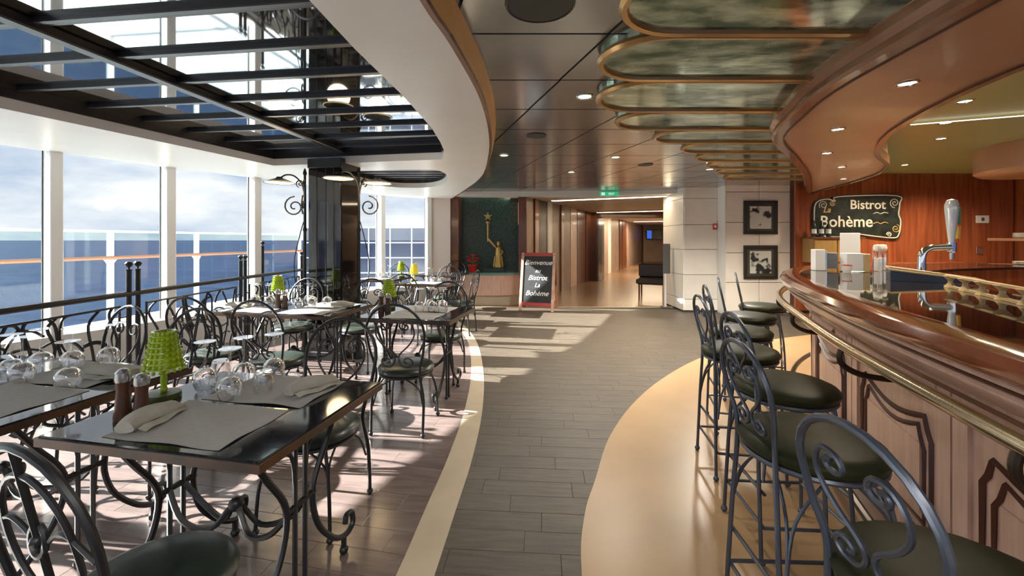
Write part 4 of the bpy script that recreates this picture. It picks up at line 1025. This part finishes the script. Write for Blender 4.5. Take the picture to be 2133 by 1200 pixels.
# bistro name board on the mahogany wall
XC = (1787-1066.5)/F*7.7; ZC = 1.4+(500-451)/F*7.7
sg = empty('name_board', (XC, 7.745, ZC), 0, 'black shaped board lettered Bistrot Bohème with cream scroll border', 'sign')
out = [(-.80, -.25), (-.81, .18), (-.72, .31), (-.55, .34), (-.42, .30), (-.36, .39), (.74, .41), (.80, .25), (.78, .05), (.82, -.10), (.78, -.36), (.66, -.42), (.2, -.37), (-.1, -.33), (-.3, -.40), (-.7, -.37)]
ol = cr2(out, 4, True)
mb = MB(); n_ = len(ol); mb.add([(x, -.03, z) for x, z in ol]+[(x, 0, z) for x, z in ol], [tuple(range(n_)), tuple(range(2*n_-1, n_-1, -1))]+[(k, (k+1) % n_, n_+(k+1) % n_, n_+k) for k in range(n_)])
mb.build('board', 'signblack', sg, smooth=False)
MB().tube([(x*.965, -.032, z*.93) for x, z in ol], .011, 5, True).build('border', 'signcream', sg)
RXm = Matrix.Rotation(PI/2, 4, 'X')
text('lettering', 'Bistrot', .235, 'signcream', Matrix.Translation((.19, -.032, .21)) @ RXm, sg, .003)
text('lettering', 'Bohème', .29, 'signcream', Matrix.Translation((-.20, -.032, -.10)) @ RXm, sg, .003)
text('lettering', 'La', .15, 'signgold', Matrix.Translation((-.56, -.032, .12)) @ RXm, sg, .003, .3)
for k, pts in enumerate([spiral(-.62, .21, .015, .08, 0, 3.2*PI, 20), spiral(-.46, .24, .01, .05, PI, 4*PI, 18), spiral(.68, .25, .012, .09, 0, 3.5*PI, 22), spiral(.70, -.22, .01, .08, PI, 4.4*PI, 20), spiral(.58, -.33, .01, .05, 0, 3*PI, 18)]):
    MB().tube([(x, -.033, z) for x, z in pts], .007, 5).build('flourish', 'signcream' if k % 2 == 0 else 'signgold', sg)
for x0, z0, m in ((.42, .06, 'signcream'), (.42, -.12, 'signgold')):
    MB().tube(cr([(x0-.13, -.033, z0-.01), (x0-.06, -.033, z0+.015), (x0, -.033, z0-.01), (x0+.07, -.033, z0+.015), (x0+.14, -.033, z0)], 4), .007, 5).build('flourish', m, sg)
# chalk A-board
ab = empty('chalkboard_stand', (.53, 8.45, .002), math.radians(-18), 'folding chalkboard with welcome lettering standing before the corridor', 'chalkboard')
tilt = Matrix.Translation((0, -.20, 0)) @ Matrix.Rotation(math.radians(-11), 4, 'X')
def tl_(mb, name, m, par=ab, sm=False):
    o = mb.build(name, m, par, smooth=sm); o.matrix_local = tilt; return o
tl_(MB().box((-.30, -.008, .16), (.30, .008, 1.10)), 'slate', 'chalk')
for a, b, m in (((-.35, .0), (-.295, 1.16), 'chalkwood'), ((.295, .0), (.35, 1.16), 'chalkwood'), ((-.295, 1.09), (.295, 1.16), 'chalkred'), ((-.295, .10), (.295, .17), 'chalkred')):
    tl_(MB().box((a[0], -.018, a[1]), (b[0], .018, b[1]), bev=.004), 'frame_rail', m)
for k, (w_, sz, z) in enumerate((('Bienvenue', .135, .96), ('au', .12, .80), ('Bistrot', .14, .655), ('La', .12, .51), ('Bohème', .14, .35))):
    text('lettering', w_, sz, 'chalkwhite', tilt @ Matrix.Translation((0, -.010, z)) @ RXm, ab, .001, .35, bold=.0)
t2_ = Matrix.Translation((0, .22, 0)) @ Matrix.Rotation(math.radians(11), 4, 'X')
for a, b in (((-.35, 0), (-.30, 1.12)), ((.30, 0), (.35, 1.12)), ((-.30, .12), (.30, .18))):
    MB().box((a[0], -.015, a[1]), (b[0], .015, b[1])).build('rear_leg', 'walnut', ab, smooth=False).matrix_local = t2_
MB().box((-.30, -.005, .18), (.30, .005, 1.08)).build('rear_panel', 'corrwall', ab, smooth=False).matrix_local = t2_
# ================================================================== NICHE: statue, plant
stt = empty('statue', (-.36, 9.38, .70), 0, 'gilded robed figurine raising a tall torch with star, dark plinth', 'statue')
MB().box((-.26, -.13, 0), (.20, .13, .09), bev=.01).build('plinth', 'plinth', stt, smooth=False)
mb = MB()
mb.lathe([(0, .09), (.115, .09), (.12, .11), (.095, .2), (.085, .32), (.09, .40), (.075, .46), (.08, .50), (.07, .53), (.03, .555), (.025, .57), (.042, .59), (.046, .625), (.03, .66), (0, .67)], 16, (.06, 0, 0))
mb.tube(cr([(.10, 0, .50), (.15, -.03, .42), (.10, -.08, .38)], 4), [.03]*8+[.02], 7)
mb.tube([(.02, 0, .51), (-.07, -.01, .60), (-.17, -.02, .73)], [.03, .024, .018], 8)
for k in range(9):
    a = 2*PI*k/9; mb.tube([(.06+.085*math.cos(a), .085*math.sin(a), .34), (.06+.118*math.cos(a+.15), .118*math.sin(a+.15), .11)], .014, 5)
mb.build('figure', 'statue', stt)
mb = MB().tube([(-.175, -.02, .66), (-.175, -.02, 1.06)], [.014, .026], 8).lathe([(0, 1.05), (.045, 1.07), (.05, 1.10), (.03, 1.12), (0, 1.12)], 12, (-.175, -.02, 0))
mb.build('torch', 'statue', stt)
star = [((.105 if k % 2 == 0 else .042)*math.sin(PI*k/5), (.105 if k % 2 == 0 else .042)*math.cos(PI*k/5)) for k in range(10)]
mb = MB(); mb.add([(x-.175, -.04, z+1.22) for x, z in star]+[(x-.175, 0, z+1.22) for x, z in star], [tuple(range(10)), tuple(range(19, 9, -1))]+[(k, (k+1) % 10, 10+(k+1) % 10, 10+k) for k in range(10)])
mb.build('star', 'statue', stt, smooth=False)
po = empty('poinsettia', (-.86, 9.2, .70), 0, 'red poinsettia in a red pot on the niche ledge', 'plant')
MB().lathe([(0, 0), (.07, 0), (.10, .14), (.11, .15), (.11, .17), (.09, .17), (0, .15)], 16).build('pot', 'red', po)
rnd = random.Random(5)
def leafmesh(L, Wd, tiltz):
    return [(0, 0, 0), (L*.35, Wd/2, tiltz*.5), (L*.7, Wd*.4, tiltz*.9), (L, 0, tiltz), (L*.7, -Wd*.4, tiltz*.9), (L*.35, -Wd/2, tiltz*.5)]
for k in range(34):
    a = rnd.random()*6.28; h = rnd.uniform(.25, .42) if k < 24 else rnd.uniform(.18, .24); r0 = rnd.uniform(.0, .07)
    vs = []
    for x, y, z in leafmesh(rnd.uniform(.10, .15), .07, rnd.uniform(-.03, .04)):
        x += r0; vs.append((x*math.cos(a)-y*math.sin(a), x*math.sin(a)+y*math.cos(a), h-(r0*1.0)+z))
    MB().add(vs+[(x, y, z-.004) for x, y, z in vs], [(0, 1, 2, 3, 4, 5), (11, 10, 9, 8, 7, 6)]+[(q, (q+1) % 6, 6+(q+1) % 6, 6+q) for q in range(6)]).build('bract' if k < 24 else 'leaf', 'bract' if k < 24 else 'leaf', po)
MB().tube([(0, 0, .14), (.01, 0, .36)], .012, 6).build('stem', 'leaf', po)

# ================================================================== BAR TOP THINGS
BZ = 1.109
tp = empty('beer_tap', (3.22, 3.32, BZ), 0, 'chrome swan neck beer tap with tall white handle on bar', 'beer tap')
MB().lathe([(0, 0), (.06, 0), (.06, .015), (.035, .03), (.032, .05), (0, .05)], 18).build('foot', 'chrome', tp)
MB().tube(cr([(0, 0, .02), (0, 0, .12), (.01, 0, .19), (.06, 0, .225), (.13, 0, .23), (.235, 0, .235)], 5), .026, 12).build('neck', 'chrome', tp)
MB().lathe([(0, -.10), (.012, -.10), (.014, -.05), (.028, -.04), (.03, .03), (0, .04)], 14, (.235, 0, .24)).build('spout', 'chrome', tp)
hd = MB().lathe([(0, .0), (.018, .0), (.024, .05), (.034, .16), (.042, .26), (.042, .30), (.03, .335), (0, .345)], 16, (.235, 0, .27)).build('handle', 'tapwhite', tp)
MB().box((.262, -.03, .42), (.282, .03, .55), bev=.006).build('badge', 'tapgreen', hd, smooth=False)
MB().tube([(.285, 0, .30), (.29, 0, .40)], .014, 8).build('lever', 'tapyellow', hd)
tr = empty('drip_tray', (2.92, 2.98, BZ), math.radians(-35), 'dark navy sloping drip tray below the beer tap', 'tray')
mb = MB(); mb.add([(-.20, -.10, 0), (.26, -.10, 0), (.26, .12, 0), (-.20, .12, 0), (-.20, -.10, .075), (.26, -.10, .02), (.26, .12, .02), (-.20, .12, .085)], [(3, 2, 1, 0), (4, 5, 6, 7), (0, 1, 5, 4), (1, 2, 6, 5), (2, 3, 7, 6), (3, 0, 4, 7)]); mb.build('body', 'navy', tr, smooth=False)
MB().tube([(-.20, -.10, .08), (.26, -.10, .025), (.26, .12, .025), (-.20, .12, .09)], .008, 6, True).build('rim', 'tan', tr)
sc = empty('scalloped_tray', (2.47, 2.13, BZ), math.radians(61), 'tan scalloped glass rack along the inner edge of bar', 'rack')
MB().box((-.55, .02, 0), (.55, .05, .012)).build('base_strip', 'tan', sc, smooth=False)
MB().box((-.55, .02, .065), (.55, .05, .077)).build('top_strip', 'tan', sc, smooth=False)
for k in range(6):
    MB().lathe([(0, 0), (.03, 0), (.012, .03), (.012, .045), (.035, .07), (0, .07)], 10, (-.5+k*.2, .035, 0)).build('scallop_post', 'tan', sc)
# white holders and cards
def bxthing(name, lb, cat, p, rz, parts):
    r = empty(name, (p[0], p[1], BZ), rz, lb, cat)
    for nm_, a, b, m in parts: MB().box(a, b, bev=.003).build(nm_, m, r, smooth=False)
    return r
bxthing('napkin_holder', 'white napkin holder with steel sides on far bar end', 'napkin holder', (3.12, 3.88), math.radians(-8), [('pack', (-.07, -.05, .004), (.07, .05, .17), 'paper'), ('base', (-.075, -.055, 0), (.075, .055, .006), 'steel'), ('side_plate', (.072, -.055, 0), (.12, .055, .165), 'tan')])
bxthing('menu_card', 'small upright menu card with grey print on far bar end', 'menu', (3.32, 4.15), math.radians(-12), [('stand', (-.06, -.03, 0), (.06, .03, .12), 'grey'), ('card', (-.085, -.006, .12), (.085, .006, .36), 'paper')])
bxthing('sugar_caddy', 'white and steel sugar caddy left of napkin holder', 'caddy', (3.0, 4.05), math.radians(-12), [('box', (-.10, -.05, 0), (-.02, .05, .20), 'paper'), ('divider', (-.02, -.045, 0), (.0, .045, .19), 'steel'), ('rack', (0, -.045, .02), (.09, .045, .17), 'grey')])
for k, (x, y, lb) in enumerate([(3.42, 3.95, 'clear straw jar with white lid right of napkin holder, nearer one'), (3.55, 4.05, 'clear straw jar with white lid beside mahogany wall, rear one')]):
    j = empty('straw_jar', (x, y, BZ), 0, lb, 'jar', 'straw jars')
    MB().lathe([(0, 0), (.04, 0), (.042, .06), (.04, .20), (.036, .21), (0, .205)], 16).build('body', 'glass', j)
    MB().lathe([(0, .19), (.034, .19), (.038, .215), (.03, .245), (0, .25)], 16).build('lid', 'china', j)
    MB().lathe([(0, .005), (.028, .005), (.028, .12), (0, .12)], 12).build('contents', 'paper', j)
cp = empty('sugar_bowl', (2.95, 3.72, BZ), 0, 'little white cup with red rim in front of sugar caddy', 'cup')
MB().lathe([(0, 0), (.028, 0), (.035, .03), (.036, .07), (.033, .07), (.03, .01), (0, .008)], 16).build('bowl', 'china', cp)
MB().tube([(.036*math.cos(2*PI*k/16), .036*math.sin(2*PI*k/16), .07) for k in range(16)], .004, 5, True).build('rim', 'red', cp)
# back counter and left hand shelf on mahogany wall
bk = empty('back_counter', (6.4, 7.4, 0), 0, 'low blond wood back counter against the mahogany wall', 'cabinet')
MB().box((-1.05, -.28, 0), (2.6, .34, .86)).build('carcass', 'backwood', bk, smooth=False)
MB().box((-1.08, -.31, .86), (2.62, .34, .90), bev=.005).build('worktop', 'tan', bk, smooth=False)
for k in range(6):
    d = MB().box((-1.0+k*.6, -.30, .06), (-.44+k*.6, -.28, .82), bev=.004).build('door', 'blond', bk, smooth=False)
    MB().tube([(-.50+k*.6, -.315, .55), (-.50+k*.6, -.315, .68)], .006, 6).build('handle', 'steel', d)
cb = empty('wall_cupboard', (5.62, 7.60, 1.0), 0, 'blond wood box cupboard below the name board', 'cabinet')
MB().box((-.30, -.13, 0), (.55, .14, .42)).build('carcass', 'blond', cb, smooth=False)
MB().box((-.28, -.15, .02), (.11, -.13, .40), bev=.004).build('door', 'blond', cb, smooth=False)
MB().box((.13, -.15, .02), (.53, -.13, .40), bev=.004).build('door', 'blond', cb, smooth=False)
MB().box((-.34, -.17, .42), (.6, .14, .455), bev=.004).build('top', 'walnut', cb, smooth=False)
for k in range(3):
    b_ = empty('bottle', (5.42+.13*k, 7.58, 1.456), 0, ['dark wine bottle at left end of cupboard top', 'dark wine bottle in the middle of cupboard top', 'dark wine bottle nearest the name board'][k], 'bottle', 'wine bottles on the cupboard')
    MB().lathe([(0, 0), (.037, 0), (.038, .18), (.03, .21), (.014, .24), (.014, .29), (0, .29)], 14).build('body', 'plinth', b_)
    MB().lathe([(.0385, .06), (.0388, .06), (.0388, .14), (.0385, .14)], 14).build('paper_label', 'paper', b_)
# switches
for x, z, m, lb in ((8.62, 1.78, 'paper', 'white wall plate on the mahogany wall'), (8.58, 1.21, 'steel', 'small steel socket plate on the mahogany wall, lower one')):
    s = empty('wall_plate', (x, 7.748, z), 0, lb, 'switch', 'wall plates')
    MB().box((-.12 if m == 'paper' else -.07, -.012, -.07), (.12 if m == 'paper' else .07, 0, .07), bev=.004).build('plate', m, s, smooth=False)
    MB().box((-.03, -.018, -.03), (.03, -.012, .03), bev=.003).build('rocker', 'grey', s, smooth=False)
# shelves with crockery at the right edge
sh = empty('crockery_shelf', (6.75, 5.2, 0), 0, 'wooden crockery shelving at the right edge of picture', 'shelf')
for z in (.78, 1.10, 1.42):
    MB().box((-.68, -.2, z-.035), (.9, .2, z), bev=.005).build('shelf_board', 'bulktrim', sh, smooth=False)
MB().box((-.2, .16, 0), (.9, .2, 1.5)).build('back_panel', 'backwood', sh, smooth=False)
MB().box((.86, -.2, 0), (.9, .2, 1.5)).build('side_panel', 'backwood', sh, smooth=False)
pm_ = MB().lathe([(0, 0), (.05, 0), (.09, .012), (.092, .015), (.05, .005), (0, .004)], 20).mesh('saucer'); pm_.materials.append(M['china'])
cm_ = MB().lathe([(0, 0), (.025, 0), (.04, .045), (.041, .065), (.038, .065), (.024, .006), (0, .005)], 16).mesh('cup'); cm_.materials.append(M['china'])
for z, n1, nmz in ((.78, 7, 'bottom'), (1.10, 3, 'middle'), (1.42, 5, 'top')):
    for k in range(n1): put('saucer', pm_, (6.20, 5.12, 0), z+.001+k*.0125, 0, 'white saucer on %s crockery shelf, %s its stack' % (nmz, 'top of' if k == n1-1 else 'bottom of' if k == 0 else ['', 'second from bottom of', 'third from bottom of', 'fourth from bottom of', 'fifth from bottom of', 'sixth from bottom of'][k]), 'saucer', 'stacked saucers on %s shelf' % nmz)
    for k in range(2): put('cup', cm_, (6.36+k*.12, 5.12, 0), z+.001, 0, 'white cup on %s crockery shelf, %s the saucers' % (nmz, ['next to', 'farther from'][k]), 'cup', 'white cups on %s shelf' % nmz)
# ================================================================== CORRIDOR THINGS
bd = empty('barrier_post', (3.17, 8.75, .002), 0, 'slim white post with grey board at corridor mouth', 'post')
MB().box((-.02, -.03, 0), (.02, .03, .70), bev=.004).build('post', 'white', bd, smooth=False)
MB().box((-.03, .03, .70), (.12, .05, 1.32), bev=.004).build('board', 'grey', bd, smooth=False)
MB().box((-.08, -.08, 0), (.08, .08, .02), bev=.004).build('foot', 'grey', bd, smooth=False)
so_ = empty('corridor_seat', (3.45, 10.4, .002), math.radians(-24), 'dark low seat inside the corridor behind slim post', 'seat')
MB().box((-.35, -.3, .32), (.35, .3, .46), bev=.03).build('cushion', 'darkdoor', so_, smooth=False)
for sx in (-.28, .28):
    for sy in (-.23, .23): MB().tube([(sx, sy, 0), (sx, sy, .33)], .02, 8).build('leg', 'walnut', so_)
MB().box((-.35, .22, .46), (.35, .3, .80), bev=.03).build('backrest', 'darkdoor', so_, smooth=False)
ds = empty('display_screen', (along(L0, 19.5)[0]+n.x*.75, along(L0, 19.5)[1]+n.y*.75, 1.75), math.atan2(n.y, n.x), 'blue and black display at the far end of corridor', 'screen')
MB().box((-.45, 0, -.28), (.45, .06, .28), bev=.01).build('bezel', 'blackmetal', ds, smooth=False)
MB().box((-.43, -.006, -.26), (-.15, 0, .26)).build('lit_panel', 'screenblue', ds, smooth=False)
cpnt = empty('call_point', (3.93, 8.2, 1.66), 0, 'small red fire call point on cream wall', 'alarm')
MB().box((-.035, -.03, -.06), (.035, .003, .06), bev=.006).build('housing', 'redlamp', cpnt, smooth=False)
MB().box((-.02, -.034, -.02), (.02, -.029, .03)).build('window', 'paper', cpnt, smooth=False)
